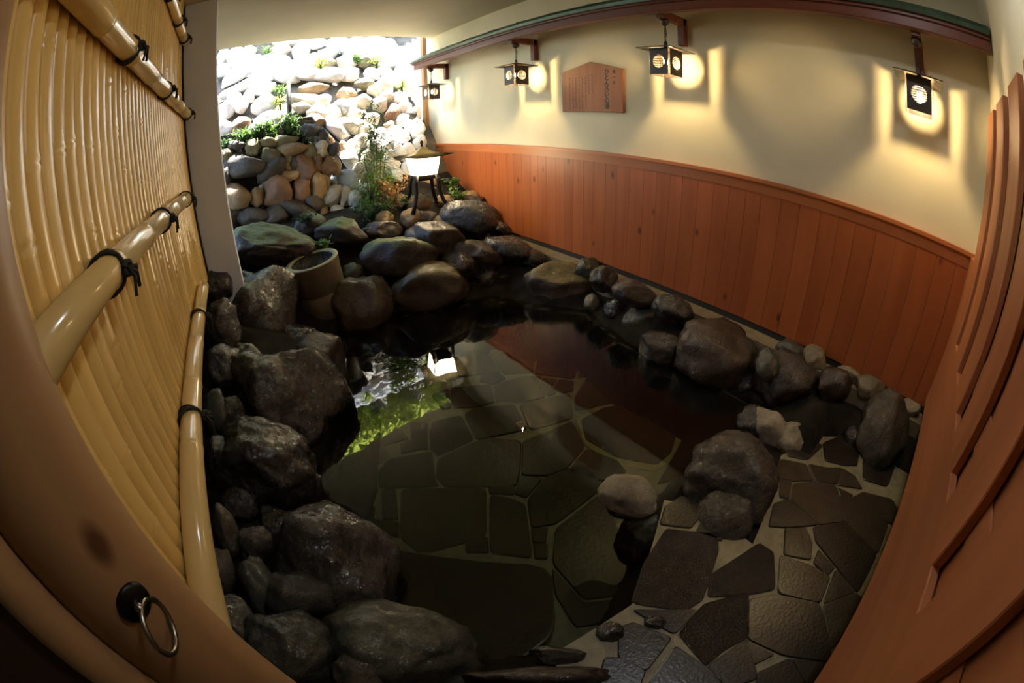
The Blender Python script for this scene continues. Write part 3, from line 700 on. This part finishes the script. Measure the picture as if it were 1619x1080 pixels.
# ---------------------------------------------------------------- boulders
MC = {}
def boulder_mesh(seed, sub, rough, facets):
    rnd = random.Random(seed); bm = bmesh.new(); bmesh.ops.create_icosphere(bm, subdivisions=sub, radius=1); pl = []
    for k in range(facets):
        n = Vector((rnd.gauss(0, 1), rnd.gauss(0, 1), rnd.gauss(0, 1))).normalized(); pl.append((n, rnd.uniform(.66, .92)))
    off = Vector((seed*3.17, seed*1.31, seed*.77))
    for v in bm.verts:
        p = v.co.copy()
        for n, d in pl:
            e = p.dot(n) - d
            if e > 0: p -= n*e*.82
        u = v.co
        p *= 1 + rough*(.16*noise.noise(u*1.3+off) + .09*noise.noise(u*3.1+off) + .035*noise.noise(u*7.3+off) + .016*noise.noise(u*15+off))
        v.co = p
    return bm
CNT = [0]
def rock(px, py, hw, hh, ang, mat, label, z=None, name='boulder', cat='boulder', group=None, lift=None, pos=None, sub=4, deep=.85, rough=1.0, facets=7, sink=0):
    """A boulder centred where the photograph shows it; hw and hh are its half sizes there, turned into metres by its distance."""
    CNT[0] += 1; seed = CNT[0]
    d0 = (ray(px+1, py) - ray(px-1, py))/2; d1 = (ray(px, py-1) - ray(px, py+1))/2
    if pos is None:
        if z is not None: pos = at_z(px, py, z)
        else:
            est = (on_land(px, py, 0) - EYE).length
            pos = on_land(px, py, (hh*d1.length*est*1.05 if lift is None else lift))
    D = (pos - EYE).length; f = ray(px, py); rt = d0.normalized(); up = f.cross(rt) * -1; up.normalize()
    a = math.radians(ang); X = rt*math.cos(a) - up*math.sin(a); U = rt*math.sin(a) + up*math.cos(a)
    rx, ry = hw*D*d0.length*1.19, hh*D*d1.length*1.19; rz = deep*min(math.sqrt(rx*ry), 1.6*min(rx, ry))
    bm = boulder_mesh(seed, sub, rough, facets)
    for v in bm.verts: v.co = X*(v.co.x*rx) + U*(v.co.y*ry) + f*(v.co.z*rz)
    pos = pos.copy()
    mx = max(v.co.x for v in bm.verts); mn = min(v.co.y for v in bm.verts)
    if pos.x + mx > XR - .024: pos.x = XR - .024 - mx                      # clear of the wainscot and of the slatted fence
    if pos.y < 1 and pos.y + mn < -.345: pos.y = -.345 - mn
    o = obj(name, bm, ST[mat], None, True, pos)
    return tag(o, label, cat, group)
GP, GL, GB, GR = 'boulders along the bamboo screen', 'stones at the water edge', 'boulders on the far bank', 'stones along the wainscot ledge'
L = [
 # bamboo side, far to near
 (336,412,26,34,0,'wet','small black rock under the foot of the grey pillar',GP),
 (372,402,20,22,0,'brown','brownish chunk wedged between the pillar foot and the long mossy boulder',GP),
 (340,455,24,30,0,'wet','black rock at the end of the lowest bamboo pole',GP),
 (428,391,62,33,4,'moss','long low boulder with a green moss cap below the stacked masonry',GB),
 (492,358,24,19,10,'moss','small leafy moss rock between the two moss capped boulders',GB),
 (541,371,36,23,3,'moss','flat topped boulder with bright moss behind the basin',GB),
 (416,495,50,68,8,'wetm','tall dark boulder standing close beside the basin',GP),
 (350,520,26,40,0,'wet','rough black rock beside the lowest bamboo pole, below the pillar',GP),
 (352,585,30,34,0,'wet','small dark rock pressed between the bamboo screen and the big wet boulder',GP),
 (342,655,22,32,0,'green','greenish stone next to the lower rope tie',GP),
 (452,632,98,76,28,'wet','large glistening wet boulder beside the mirrored garden',GP),
 (410,742,82,66,20,'wetm','round wet boulder below the large glistening one',GP),
 (352,730,20,38,0,'wet','narrow dark rock beside the lowest bamboo pole',GP),
 (504,566,34,40,25,'brown','smooth wet brown rock rising from the water under the basin',GL),
 (572,486,42,46,12,'brown','brown boulder at the water line to the garden side of the basin',GB),
 (560,434,17,19,0,'moss','little yellow mossed stone touching the basin',GB),
 (680,456,54,36,-16,'brownm','oval brown boulder with a lit yellow top at the far water edge',GB),
 (632,405,54,32,-4,'moss','broad black boulder with a mossy top behind the oval brown boulder',GB),
 (690,378,40,30,8,'brown','brown boulder below the garden lantern',GB),
 (745,348,40,26,10,'wet','black angular rock at the foot of the wainscot beside the lantern',GB),
 (755,402,36,22,5,'brown','tan brown rock behind the flat shelf stone',GB),
 (808,396,36,17,20,'wet','low dark rock against the wainscot at the far corner',GB),
 (806,442,32,10,0,'brown','flat wide shelf stone at the far water edge',GL),
 (722,422,30,22,0,'wet','dark rock between the oval brown boulder and the shelf stone',GB),
 (882,452,45,33,3,'brownm','rounded speckled boulder with a white water line on the far shore',GL),
 (604,366,26,15,0,'brown','low reddish slab beneath the bamboo plant',GB),
 (650,345,14,16,0,'tan','small round tan stone below the lantern legs',GB),
 # right-hand stones
 (928,424,18,15,0,'green','small stone touching the ledge behind the speckled boulder',GR),
 (955,442,20,19,0,'brown','brown rounded stone second along the ledge from the speckled boulder',GR),
 (936,480,11,13,0,'pale','small pale yellow stone at the water edge',GL),
 (1002,464,30,18,15,'brown','oblong brown stone lying along the ledge',GR),
 (978,490,22,20,0,'wet','dark stone between the small pale stone and the round grey one',GL),
 (1020,508,29,26,0,'green','round grey green stone with a wet rim at the water line',GL),
 (1064,490,30,20,15,'wet','black stone on the ledge beside the large pitted boulder',GR),
 (1052,556,46,26,18,'brown','low dark red boulder at the water edge before the large pitted boulder',GL),
 (1152,546,54,52,15,'brown','large pitted dark brown boulder halfway along the wainscot',GR),
 (1246,604,46,42,10,'brown','smooth rounded dark boulder under the wainscot',GR),
 (1214,577,17,24,0,'green','green grey stone squeezed between the pitted and the smooth boulder',GR),
 (1254,553,22,16,10,'green','small flat stone on the ledge above the smooth boulder',GR),
 (1290,566,17,21,0,'pale','upright pale egg shaped stone on the ledge',GR),
 (1320,612,26,27,0,'brown','speckled stone beside the smooth rounded boulder',GR),
 (1345,589,18,11,22,'pale','small pale oval stone lying on the ledge',GR),
 (1374,613,23,17,14,'pale','light speckled stone in the row of small ledge stones',GR),
 (1410,620,16,12,10,'pale','smallest pale stone in the row near the fence',GR),
 (1441,637,14,13,0,'pale','pale yellow stone touching the fence end',GR),
 (1312,648,22,17,10,'brown','small angular brown stone at the water below the ledge',GL),
 (1427,694,33,58,4,'grey','tall grey boulder standing against the fence end',GL),
 (1374,692,24,32,0,'wet','dark green wet stone next to the tall grey boulder',GL),
 (1345,694,16,20,20,'wet','small black stone beside the dark green wet one',GL),
 (1180,610,26,18,0,'wet','black stone at the water line under the pitted boulder',GL),
 (608,347,13,12,0,'tan','tan stone at the root of the bamboo plant',GB),(664,322,17,13,0,'tan','tan stone between the lantern legs',GB),(706,352,20,14,-10,'tan','pointed tan stone in front of the outer lantern leg',GB),(700,318,14,10,10,'tan','orange lit stone behind the outer lantern leg',GB),(728,322,20,10,5,'brown','flat stone between the lantern and the wainscot',GB),(672,346,16,14,0,'brown','brown stone before the lantern tray shadow',GB),(765,338,18,14,0,'wet','dark stone leaning on the wainscot near the tuft of leaves',GB),
 (590,372,22,14,0,'wet','dark stone beneath the fern',GB),(470,395,18,14,0,'wet','dark stone between the long mossy boulder and the basin',GB),(600,425,20,20,0,'wet','dark stone in front of the broad mossy boulder',GB),(840,408,30,12,20,'wet','dark flat stone in the corner along the wainscot',GB),(868,412,18,10,20,'green','moss tinted stone on the ledge at the far corner',GR),(760,440,26,16,0,'wet','dark stone behind the flat shelf stone at the water',GB),(388,450,22,22,0,'wetm','dark stone above the tall dark boulder',GP),(470,540,30,26,0,'wet','dark stone between the tall boulder and the wet brown rock',GP),(392,570,24,26,0,'wet','dark stone above the large glistening wet boulder',GP),(365,660,22,30,0,'wet','dark stone between the bamboo screen and the glistening boulder',GP),(378,800,26,26,0,'wet','dark stone under the round wet boulder',GP),(470,770,32,34,0,'wet','dark stone at the water beside the round wet boulder',GP),
(790,364,17,12,20,'wet','black stone at the wainscot foot before the far corner',GB),(766,316,18,11,0,'wet','dark stone with leaves against the wainscot behind the lantern',GB),(745,310,14,9,0,'tan','orange lit stone against the wainscot behind the lantern',GB),(818,384,16,10,20,'wet','little dark stone at the start of the wainscot ledge',GB),
 # near bank
 (528,892,88,80,32,'wet','big wet boulder with glinting edges in the near bamboo corner',GP),
 (476,950,52,44,24,'green','rounded green grey boulder between the two near boulders',GP),
 (458,1030,62,62,30,'green','large dull stone at the very front beside the log post',GP),
 (372,985,28,44,-20,'green','upright greenish stone against the log post',GP),
 (412,935,26,46,-14,'green','narrow upright stone behind the rounded green grey boulder',GP),
 (358,838,15,36,-10,'grey','thin pale upright stone at the foot of the bamboo screen',GP),
 (402,862,26,30,0,'grey','rough grey stone beside the thin pale upright one',GP),
 (350,902,20,34,0,'grey','grey stone under the lower end of the bamboo pole',GP),
 (440,828,30,26,20,'wet','dark wet stone between the round wet boulder and the big corner boulder',GP),
 (636,1034,116,70,12,'green','very large smooth boulder at the near edge of the pool',GL),
 (572,1066,38,34,10,'grey','pale patched stone leaning on the very large near boulder',GP),
]
ZS = {(928,424):.27, (955,442):.26, (1002,464):.27, (1064,490):.28, (1254,553):.29, (1290,566):.29, (1345,589):.30, (1374,613):.29, (1410,620):.30, (1441,637):.30, (1320,612):.22, (1214,577):.22, (504,566):.0, (572,486):.08, (680,456):.12, (806,442):.03, (882,452):.08, (936,480):.02, (1020,508):.03, (1052,556):.0, (1152,546):.10, (1246,604):.10, (1180,610):-.02, (1312,648):.02, (1427,694):.14, (1374,692):.02, (1345,694):.0,
      (452,632):.14, (410,742):.17, (528,892):.10, (476,950):.18, (636,1034):.0, (572,1066):.14, (458,1030):.16, (416,495):.30, (440,828):.1, (470,770):.02, (470,540):.08, (600,425):.25, (760,440):.08, (978,490):.04}
for px, py, hw, hh, an, mt, lab, gp in L: rock(px, py, hw, hh, an, mt, lab, ZS.get((px, py)), group=gp, sub=5 if hw > 60 else 4, name='boulder' if max(hw, hh) > 28 else 'stone', cat='boulder' if max(hw, hh) > 28 else 'stone')
# stones on the landing and in the water
rock(1156, 762, 62, 66, -30, 'grey', 'large worn grey stepping boulder at the corner of the landing', .06, group=GL, sub=5, deep=.7)
rock(1146, 820, 42, 40, -50, 'grey', 'lower lobe of grey rock at the foot of the large worn stepping boulder', .0, group=GL, deep=.7)
rock(994, 786, 45, 30, 8, 'pumice', 'pitted stone with a foamy crust standing in the water beside the landing', .0, group=GL, deep=.8)
rock(1218, 676, 22, 34, -40, 'pumice', 'white crusted pumice like stone at the water edge', .02, group=GL)
rock(1250, 694, 20, 24, 25, 'pumice', 'small pitted stone leaning on the white crusted one', .02, group=GL)
rock(1190, 672, 24, 26, -20, 'wet', 'black stone behind the white crusted one', .0, group=GL)
rock(964, 1000, 19, 15, 0, 'wet', 'small round dark stone at the tip of the landing', .0, group=GL, name='stone', cat='stone')
rock(1034, 984, 16, 10, 10, 'wet', 'flat dark stone next to the small round one at the landing tip', .0, group=GL, name='stone', cat='stone')
rock(1020, 850, 42, 40, 10, 'wet', 'dark rock under water below the pitted foamy stone', -.16, group=GL, deep=.8)
rock(880, 1038, 40, 14, 4, 'wet', 'flat black stone at the near end of the pool', -.02, group=GL, name='stone', cat='stone')
rock(860, 1072, 100, 18, 0, 'brown', 'long flat brown stone along the bottom edge of the pool', .03, group=GL)
bm = bmesh.new(); prism(bm, rounded([at_z(x, y, -.33).to_2d() for x, y in ((585,860),(690,880),(872,892),(880,1000),(800,1060),(640,1010),(560,930))], .2), -.46, -.33); bevel_all(bm, .012, 2)
tag(obj('stone_step', bm, PAVE, None, False), 'broad dark stone step lying under water at the near end of the pool', 'step')

# ---------------------------------------------------------------- stone slope of the garden
def wall_y(x, z): return 5.30 + .14*(z - .8)
def slope_hit(px, py, low):
    d = ray(px, py)
    if low:                                        # leaning masonry face: y = 5.30 + .14 (z - .8)
        t = (5.30 + .14*(CAMZ - .8)) / (d.y - .14*d.z)
    else:                                          # slope: z = 1.1 + 1.15 (y - 5.5)
        t = (1.1 - 1.15*5.5 - CAMZ) / (d.z - 1.15*d.y)
    return EYE + d*t
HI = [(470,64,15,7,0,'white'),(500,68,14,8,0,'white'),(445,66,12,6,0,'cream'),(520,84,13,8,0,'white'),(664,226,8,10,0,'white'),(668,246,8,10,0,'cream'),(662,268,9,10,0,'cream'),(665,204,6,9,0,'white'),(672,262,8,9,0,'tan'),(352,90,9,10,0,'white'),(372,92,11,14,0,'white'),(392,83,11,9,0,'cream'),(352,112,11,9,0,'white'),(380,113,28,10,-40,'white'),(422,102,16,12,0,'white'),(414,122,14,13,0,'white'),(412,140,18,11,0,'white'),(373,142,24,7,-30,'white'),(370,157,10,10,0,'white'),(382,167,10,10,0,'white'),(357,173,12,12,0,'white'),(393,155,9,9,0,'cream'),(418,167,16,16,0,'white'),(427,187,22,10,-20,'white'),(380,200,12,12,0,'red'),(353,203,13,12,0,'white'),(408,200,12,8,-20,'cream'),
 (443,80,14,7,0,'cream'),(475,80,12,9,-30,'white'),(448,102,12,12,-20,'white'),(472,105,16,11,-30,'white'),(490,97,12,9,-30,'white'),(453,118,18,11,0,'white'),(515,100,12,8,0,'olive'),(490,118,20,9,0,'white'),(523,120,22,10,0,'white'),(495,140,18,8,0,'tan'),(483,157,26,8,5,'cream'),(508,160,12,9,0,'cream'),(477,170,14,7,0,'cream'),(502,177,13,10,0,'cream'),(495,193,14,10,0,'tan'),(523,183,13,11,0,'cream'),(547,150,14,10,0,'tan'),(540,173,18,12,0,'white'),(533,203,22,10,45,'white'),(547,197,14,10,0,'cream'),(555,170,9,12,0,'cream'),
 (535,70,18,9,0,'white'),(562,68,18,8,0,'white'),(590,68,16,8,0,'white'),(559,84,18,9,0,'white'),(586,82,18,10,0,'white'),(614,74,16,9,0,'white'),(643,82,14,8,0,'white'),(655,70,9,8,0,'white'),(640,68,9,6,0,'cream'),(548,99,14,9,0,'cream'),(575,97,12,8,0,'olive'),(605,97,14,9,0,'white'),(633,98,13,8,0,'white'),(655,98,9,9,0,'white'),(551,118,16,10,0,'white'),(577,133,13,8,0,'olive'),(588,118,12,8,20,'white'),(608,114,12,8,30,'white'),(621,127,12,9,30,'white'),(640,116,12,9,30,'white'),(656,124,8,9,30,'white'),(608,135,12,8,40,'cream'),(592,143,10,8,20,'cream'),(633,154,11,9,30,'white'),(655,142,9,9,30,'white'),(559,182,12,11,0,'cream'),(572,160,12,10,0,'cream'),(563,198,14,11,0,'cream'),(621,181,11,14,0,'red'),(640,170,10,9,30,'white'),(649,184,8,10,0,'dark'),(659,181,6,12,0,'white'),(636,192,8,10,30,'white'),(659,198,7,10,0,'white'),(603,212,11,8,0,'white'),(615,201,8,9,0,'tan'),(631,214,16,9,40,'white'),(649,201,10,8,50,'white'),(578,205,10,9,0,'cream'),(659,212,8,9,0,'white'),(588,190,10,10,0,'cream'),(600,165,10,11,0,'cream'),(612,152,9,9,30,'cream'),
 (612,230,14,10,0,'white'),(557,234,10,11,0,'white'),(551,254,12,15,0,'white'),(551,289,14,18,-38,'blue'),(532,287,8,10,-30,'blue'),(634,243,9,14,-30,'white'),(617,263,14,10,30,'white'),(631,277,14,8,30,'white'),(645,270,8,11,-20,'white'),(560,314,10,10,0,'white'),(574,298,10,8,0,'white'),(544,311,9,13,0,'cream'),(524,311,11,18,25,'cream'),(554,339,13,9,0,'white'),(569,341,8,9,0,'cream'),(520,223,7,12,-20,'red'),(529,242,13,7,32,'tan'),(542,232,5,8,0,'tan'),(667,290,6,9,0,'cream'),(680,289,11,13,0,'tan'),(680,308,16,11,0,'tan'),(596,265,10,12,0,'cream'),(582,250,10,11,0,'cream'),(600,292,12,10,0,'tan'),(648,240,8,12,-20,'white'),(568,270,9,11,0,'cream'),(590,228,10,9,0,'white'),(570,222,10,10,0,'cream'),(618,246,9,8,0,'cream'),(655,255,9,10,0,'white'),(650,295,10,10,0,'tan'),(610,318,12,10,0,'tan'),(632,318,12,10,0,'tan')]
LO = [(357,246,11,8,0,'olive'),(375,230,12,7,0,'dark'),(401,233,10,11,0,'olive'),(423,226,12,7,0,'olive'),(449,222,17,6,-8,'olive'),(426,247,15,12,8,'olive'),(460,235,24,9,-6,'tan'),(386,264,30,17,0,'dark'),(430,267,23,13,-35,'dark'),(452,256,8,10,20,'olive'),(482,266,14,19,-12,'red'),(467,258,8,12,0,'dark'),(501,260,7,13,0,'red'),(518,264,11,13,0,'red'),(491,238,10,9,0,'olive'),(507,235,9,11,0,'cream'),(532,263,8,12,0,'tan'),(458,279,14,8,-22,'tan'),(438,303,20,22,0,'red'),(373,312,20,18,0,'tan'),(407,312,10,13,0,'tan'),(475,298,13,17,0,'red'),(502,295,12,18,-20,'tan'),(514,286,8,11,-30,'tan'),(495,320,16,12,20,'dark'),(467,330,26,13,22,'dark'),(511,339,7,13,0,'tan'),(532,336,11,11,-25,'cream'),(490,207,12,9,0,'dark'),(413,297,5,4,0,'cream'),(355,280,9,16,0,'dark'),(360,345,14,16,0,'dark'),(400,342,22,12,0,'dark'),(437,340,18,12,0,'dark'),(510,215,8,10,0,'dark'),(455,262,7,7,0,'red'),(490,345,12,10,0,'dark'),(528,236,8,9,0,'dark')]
WORDS = {'white': 'pale white', 'cream': 'cream coloured', 'tan': 'tan', 'red': 'reddish brown', 'dark': 'dark', 'olive': 'olive', 'blue': 'bluish grey'}
ORD = 'first second third fourth fifth sixth seventh eighth ninth tenth eleventh twelfth thirteenth fourteenth fifteenth sixteenth seventeenth eighteenth nineteenth twentieth'.split()
def rows_of(lst, n):
    s = sorted(lst, key=lambda q: q[1]); k = math.ceil(len(s)/n)
    return [sorted(s[i:i+k], key=lambda q: q[0]) for i in range(0, len(s), k)]
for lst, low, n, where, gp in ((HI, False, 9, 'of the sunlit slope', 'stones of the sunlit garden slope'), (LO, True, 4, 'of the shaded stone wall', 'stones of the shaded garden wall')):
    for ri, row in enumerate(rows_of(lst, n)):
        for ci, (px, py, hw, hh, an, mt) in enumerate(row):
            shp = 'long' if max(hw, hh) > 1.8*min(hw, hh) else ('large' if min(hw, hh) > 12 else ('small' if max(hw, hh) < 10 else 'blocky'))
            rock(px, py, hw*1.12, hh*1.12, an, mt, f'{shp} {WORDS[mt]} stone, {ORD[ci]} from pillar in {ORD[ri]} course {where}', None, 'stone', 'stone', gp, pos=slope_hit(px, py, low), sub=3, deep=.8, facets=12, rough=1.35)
# the bank of earth behind those stones
bm = bmesh.new(); n1, n2 = 84, 50; g = []
def bank(u, v):
    x = -2.2 + 8.2*u
    y = 5.62 + 4.2*v; z = 1.1 + 1.15*(y - 5.62) - .10 + .10*noise.noise(Vector((x*2.2, y*2.2, 3)))
    return (x, y, z)
for j in range(n2+1): g.append([bm.verts.new(bank(i/n1, j/n2)) for i in range(n1+1)])
for j in range(n2):
    for i in range(n1): bm.faces.new((g[j][i], g[j][i+1], g[j+1][i+1], g[j+1][i]))
q = [bm.verts.new((-2.2 + 8.2*i/n1, 5.55, .4)) for i in range(n1+1)]
for i in range(n1): bm.faces.new((q[i], q[i+1], g[0][i+1], g[0][i]))
RUB = stone('dark rubble bank', (.02, .018, .012), (.10, .09, .07), (.06, .08, .02), .8, 1.0, .75, bscale=9)
struct('ground_slope', bm, RUB, smooth=True)
bm = bmesh.new()  # rubble core of the garden stone wall, its stones set in mortar
pr = [(5.42, .3), (5.42, .8), (5.60, 1.95), (5.95, 1.98), (6.0, .3)]
A = [bm.verts.new((-1.6, y, z)) for y, z in pr]; B = [bm.verts.new((1.05, y, z)) for y, z in pr]; C2 = [bm.verts.new((1.45, y, min(z, 1.2))) for y, z in pr]
for P, Q in ((A, B), (B, C2)):
    for i in range(5): bm.faces.new((P[i], P[(i+1) % 5], Q[(i+1) % 5], Q[i]))
bm.faces.new(A[::-1]); bm.faces.new(C2); struct('rubble_core', bm, EARTH)
# earth floor between the far bank and the slope
bm = bmesh.new(); box(bm, -1.6, 3.4, 5.3, 5.7, .2, .82); struct('ground_terrace', bm, EARTH)

# ---------------------------------------------------------------- plants
def leaf(bm, p, d, L_, w, up=Vector((0, 0, 1)), bend=.25):
    d = d.normalized(); s = d.cross(up)
    if s.length < .05: s = Vector((1, 0, 0))
    s.normalize(); n = s.cross(d)
    a = bm.verts.new(p); b1 = bm.verts.new(p + d*L_*.45 + s*w - n*bend*L_*.1); b2 = bm.verts.new(p + d*L_*.45 - s*w - n*bend*L_*.1); c = bm.verts.new(p + d*L_ - n*bend*L_*.5); mid = bm.verts.new(p + d*L_*.45)
    bm.faces.new((a, b1, mid)); bm.faces.new((a, mid, b2)); bm.faces.new((mid, b1, c)); bm.faces.new((b2, mid, c))
def shrub(name, label, cat, base, h, rad, n, mats, seed, stems=5, leafL=.06, leafw=.013, lean=.25, lo=.25, group=None):
    rnd = random.Random(seed); t = thing(name, label, cat, base, 0, group); bs_ = bmesh.new(); bl = bmesh.new(); tops = []
    for k in range(stems):
        a = rnd.uniform(0, 2*PI); r = rad*rnd.uniform(.2, 1); hh = h*rnd.uniform(.7, 1)
        P = [Vector((0, 0, -.03)), Vector((math.cos(a)*r*.15, math.sin(a)*r*.15, hh*.4)), Vector((math.cos(a)*r*.5, math.sin(a)*r*.5, hh*.75)), Vector((math.cos(a)*r, math.sin(a)*r, hh))]
        tube(bs_, P, [.008, .006, .005, .002], 5); tops.append(P)
    for i in range(n):
        P = rnd.choice(tops); u = rnd.uniform(lo, 1)*3; k = min(2, int(u)); p = P[k].lerp(P[k+1], u-k)
        d = Vector((rnd.gauss(0, 1), rnd.gauss(0, 1), rnd.gauss(lean, .6))); p = p + Vector((rnd.gauss(0, 1), rnd.gauss(0, 1), rnd.gauss(0, .5)))*rad*.16
        leaf(bl, p, d, leafL*rnd.uniform(.6, 1.2), leafw*rnd.uniform(.7, 1.2))
    obj('stem', bs_, STEM, t); obj('foliage', bl, mats, t, False); return t
def grass(name, label, cat, base, h, rad, n, m_, seed, group=None, w=.006):
    rnd = random.Random(seed); bm = bmesh.new()
    for i in range(n):
        a = rnd.uniform(0, 2*PI); r = rad*math.sqrt(rnd.random()); p = Vector((math.cos(a)*r, math.sin(a)*r*.5, -.03)); a2 = rnd.uniform(0, 2*PI)
        leaf(bm, p, Vector((math.cos(a2)*.6, math.sin(a2)*.6, 1)), h*rnd.uniform(.5, 1.1), w, Vector((math.cos(a2), math.sin(a2), .2)), .8)
    o = obj(name, bm, m_, None, False, base); return tag(o, label, cat, group)
def at(px, py, y): return at_y(px, py, y)
# feathery bamboo in front of the slope
b0 = at(596, 352, 4.95)
t = thing('bamboo_plant', 'tall feathery bamboo plant with thin upright stems in front of the slope', 'plant', b0); rnd = random.Random(11)
bl = bmesh.new()
for k, (tx, ty, lx) in enumerate(((582,178,0),(594,190,4),(588,210,-4),(604,215,6),(575,235,-8),(612,225,10),(592,160,1))):
    top = at(tx, ty, 4.95 + .05*(k-3)) - b0; bx = Vector((lx*.006, .02*(k-3), 0)); bm = bmesh.new(); pts = [bx + Vector((0, 0, -.04)), bx + (top-bx)*.35 + Vector((0, 0, .05)), bx + (top-bx)*.7 + Vector((0, 0, .02)), top]
    tube(bm, pts, [.009, .008, .006, .002], 6); obj('stem', bm, STEM, t)
    for i in range(300):
        u = rnd.uniform(.12, 1); p = bx.lerp(top, u); a = rnd.uniform(0, 2*PI); s = rnd.uniform(.02, .24)*(1.15-u*.6)
        q = p + Vector((math.cos(a)*s, math.sin(a)*s*.6, s*.4)); leaf(bl, q, Vector((math.cos(a), math.sin(a)*.6, rnd.uniform(-.5, .5))), rnd.uniform(.06, .12), rnd.uniform(.006, .012))
obj('foliage', bl, LEAF, t, False)
shrub('nandina_shrub', 'low bushy shrub with red tinged leaves beside the lantern', 'shrub', at(622, 345, 4.75), .46, .27, 650, LEAFR, 21, 7, .055, .012)
shrub('fern', 'dark green fern under the bamboo plant', 'fern', at(590, 362, 4.62), .34, .30, 600, LEAFD, 22, 9, .07, .010)
shrub('fern', 'green fern between the shrub and the lantern legs', 'fern', at(650, 335, 4.55), .20, .20, 260, LEAFD, 23, 7, .055, .010)
shrub('leafy_plant', 'broad leaved plant at the foot of the wainscot behind the lantern', 'plant', at(718, 300, 4.85), .16, .12, 70, LEAF, 24, 5, .075, .026)
shrub('leafy_plant', 'small bright plant between the lantern and the black angular rock', 'plant', at(725, 318, 4.5), .12, .14, 80, LEAF, 25, 6, .06, .02)
shrub('leafy_plant', 'tiny plant growing against the wainscot above the far corner rocks', 'plant', at(778, 330, 4.6), .16, .06, 40, LEAFD, 26, 3, .05, .016)
shrub('leafy_plant', 'tuft of leaves growing over the black angular rock', 'plant', at(782, 348, 4.3), .10, .09, 50, LEAF, 27, 4, .05, .016)
shrub('creeper', 'green creeper on the rock behind the basin', 'plant', at(510, 396, 4.15), .10, .13, 90, LEAF, 28, 5, .06, .02)
shrub('creeper', 'leafy creeper over the small moss rock above the basin', 'plant', at(485, 352, 4.5), .08, .14, 110, LEAFD, 29, 5, .05, .018)
for i, (x, y_, h, lab) in enumerate(((360,232,.16,'grass tuft at the top of the shaded wall beside the pillar'),(386,218,.17,'grass tuft on the shaded wall above the large dark stone'),(408,212,.18,'grass tuft in the middle of the shaded wall top'),(432,210,.26,'tall grass tuft on the shaded wall below the mossy trunk'),(462,206,.30,'leafy grass tuft beside the mossy trunk'),(478,214,.18,'grass tuft at the garden end of the shaded wall'),(506,238,.12,'small grass tuft over the reddish stones'))):
    shrub('grass_tuft', lab, 'grass', at(x, y_+8, 5.50), h, .17, 230, (LEAFD, LEAF, LEAFD, LEAF, LEAF, LEAFD, LEAFD)[i], 40+i, 9, .075, .011, .1, .1, 'grass tufts on the garden wall')
for i, (x, y_, h, lab) in enumerate(((505,104,.22,'yellow green weed at the top of the slope under the ceiling'),(425,84,.2,'weed between the top stones near the pillar'),(592,98,.2,'weed patch high on the slope above the bamboo plant'),(562,92,.16,'small weed high on the slope'),(632,136,.18,'weed on the slope beside the corner post'),(441,148,.2,'weed beside the mossy trunk on the slope'),(442,165,.2,'low weed at the foot of the mossy trunk'))):
    p = slope_hit(x, y_+8, False); shrub('weed', lab, 'weed', p + Vector((0, -.10, 0)), h, .17, 150, (LEAFY, LEAF)[i % 2], 60+i, 7, .07, .012, .2, .1, 'weeds on the sunlit slope')
bm = bmesh.new(); b1 = at(457, 204, 5.62); b2 = at(456, 128, 5.62)
tube(bm, [b1 - Vector((0, 0, .1)), b1.lerp(b2, .4) + Vector((.012, 0, 0)), b2], [.035, .032, .026], 10); tag(obj('tree_trunk', bm, ST['moss'], None), 'thin mossy dark trunk stub standing on top of the shaded wall', 'trunk')
for i, (x, y_, lab) in enumerate(((-.3, 7.9, 'bush behind the pillar'), (.6, 8.0, 'bush behind the mossy trunk'), (1.5, 7.9, 'bush above the bamboo plant'), (2.4, 8.0, 'bush near the corner post'), (.1, 8.8, 'bush in the second row behind the pillar'), (1.1, 8.9, 'bush in the second row behind the mossy trunk'), (2.0, 8.8, 'bush in the second row above the bamboo plant'), (.6, 9.6, 'topmost bush of the crest'), (1.6, 9.6, 'topmost bush on the lamp side'), (3.3, 8.0, 'bush past the corner post'), (3.0, 8.9, 'bush in the second row near the corner post'), (4.1, 8.8, 'bush in the second row past the corner post'), (2.7, 9.6, 'topmost bush past the corner post'))):
    shrub('bush', 'sunlit ' + lab + ', mirrored in the pool', 'bush', Vector((x, y_, 1.1 + 1.15*(y_-5.62))), .95, .55, 900, LEAFY, 80+i, 10, .17, .05, .3, .05, 'bushes at the crest of the slope')

# ---------------------------------------------------------------- daylight
wd = bpy.data.worlds.new('world'); S.world = wd; wd.use_nodes = True; nt = wd.node_tree
sky = nt.nodes.new('ShaderNodeTexSky'); sky.sky_type = 'NISHITA'; sky.sun_disc = False; sky.sun_elevation = math.radians(55); sky.sun_rotation = math.radians(200)
nt.links.new(sky.outputs[0], nt.nodes['Background'].inputs[0]); nt.nodes['Background'].inputs[1].default_value = SKY
sl = bpy.data.lights.new('sun', 'SUN'); sl.energy = SUN; sl.angle = math.radians(3); sl.color = (1, .96, .88); so = bpy.data.objects.new('sun', sl); COL.objects.link(so)
so.rotation_euler = SUNV.to_track_quat('Z', 'Y').to_euler()
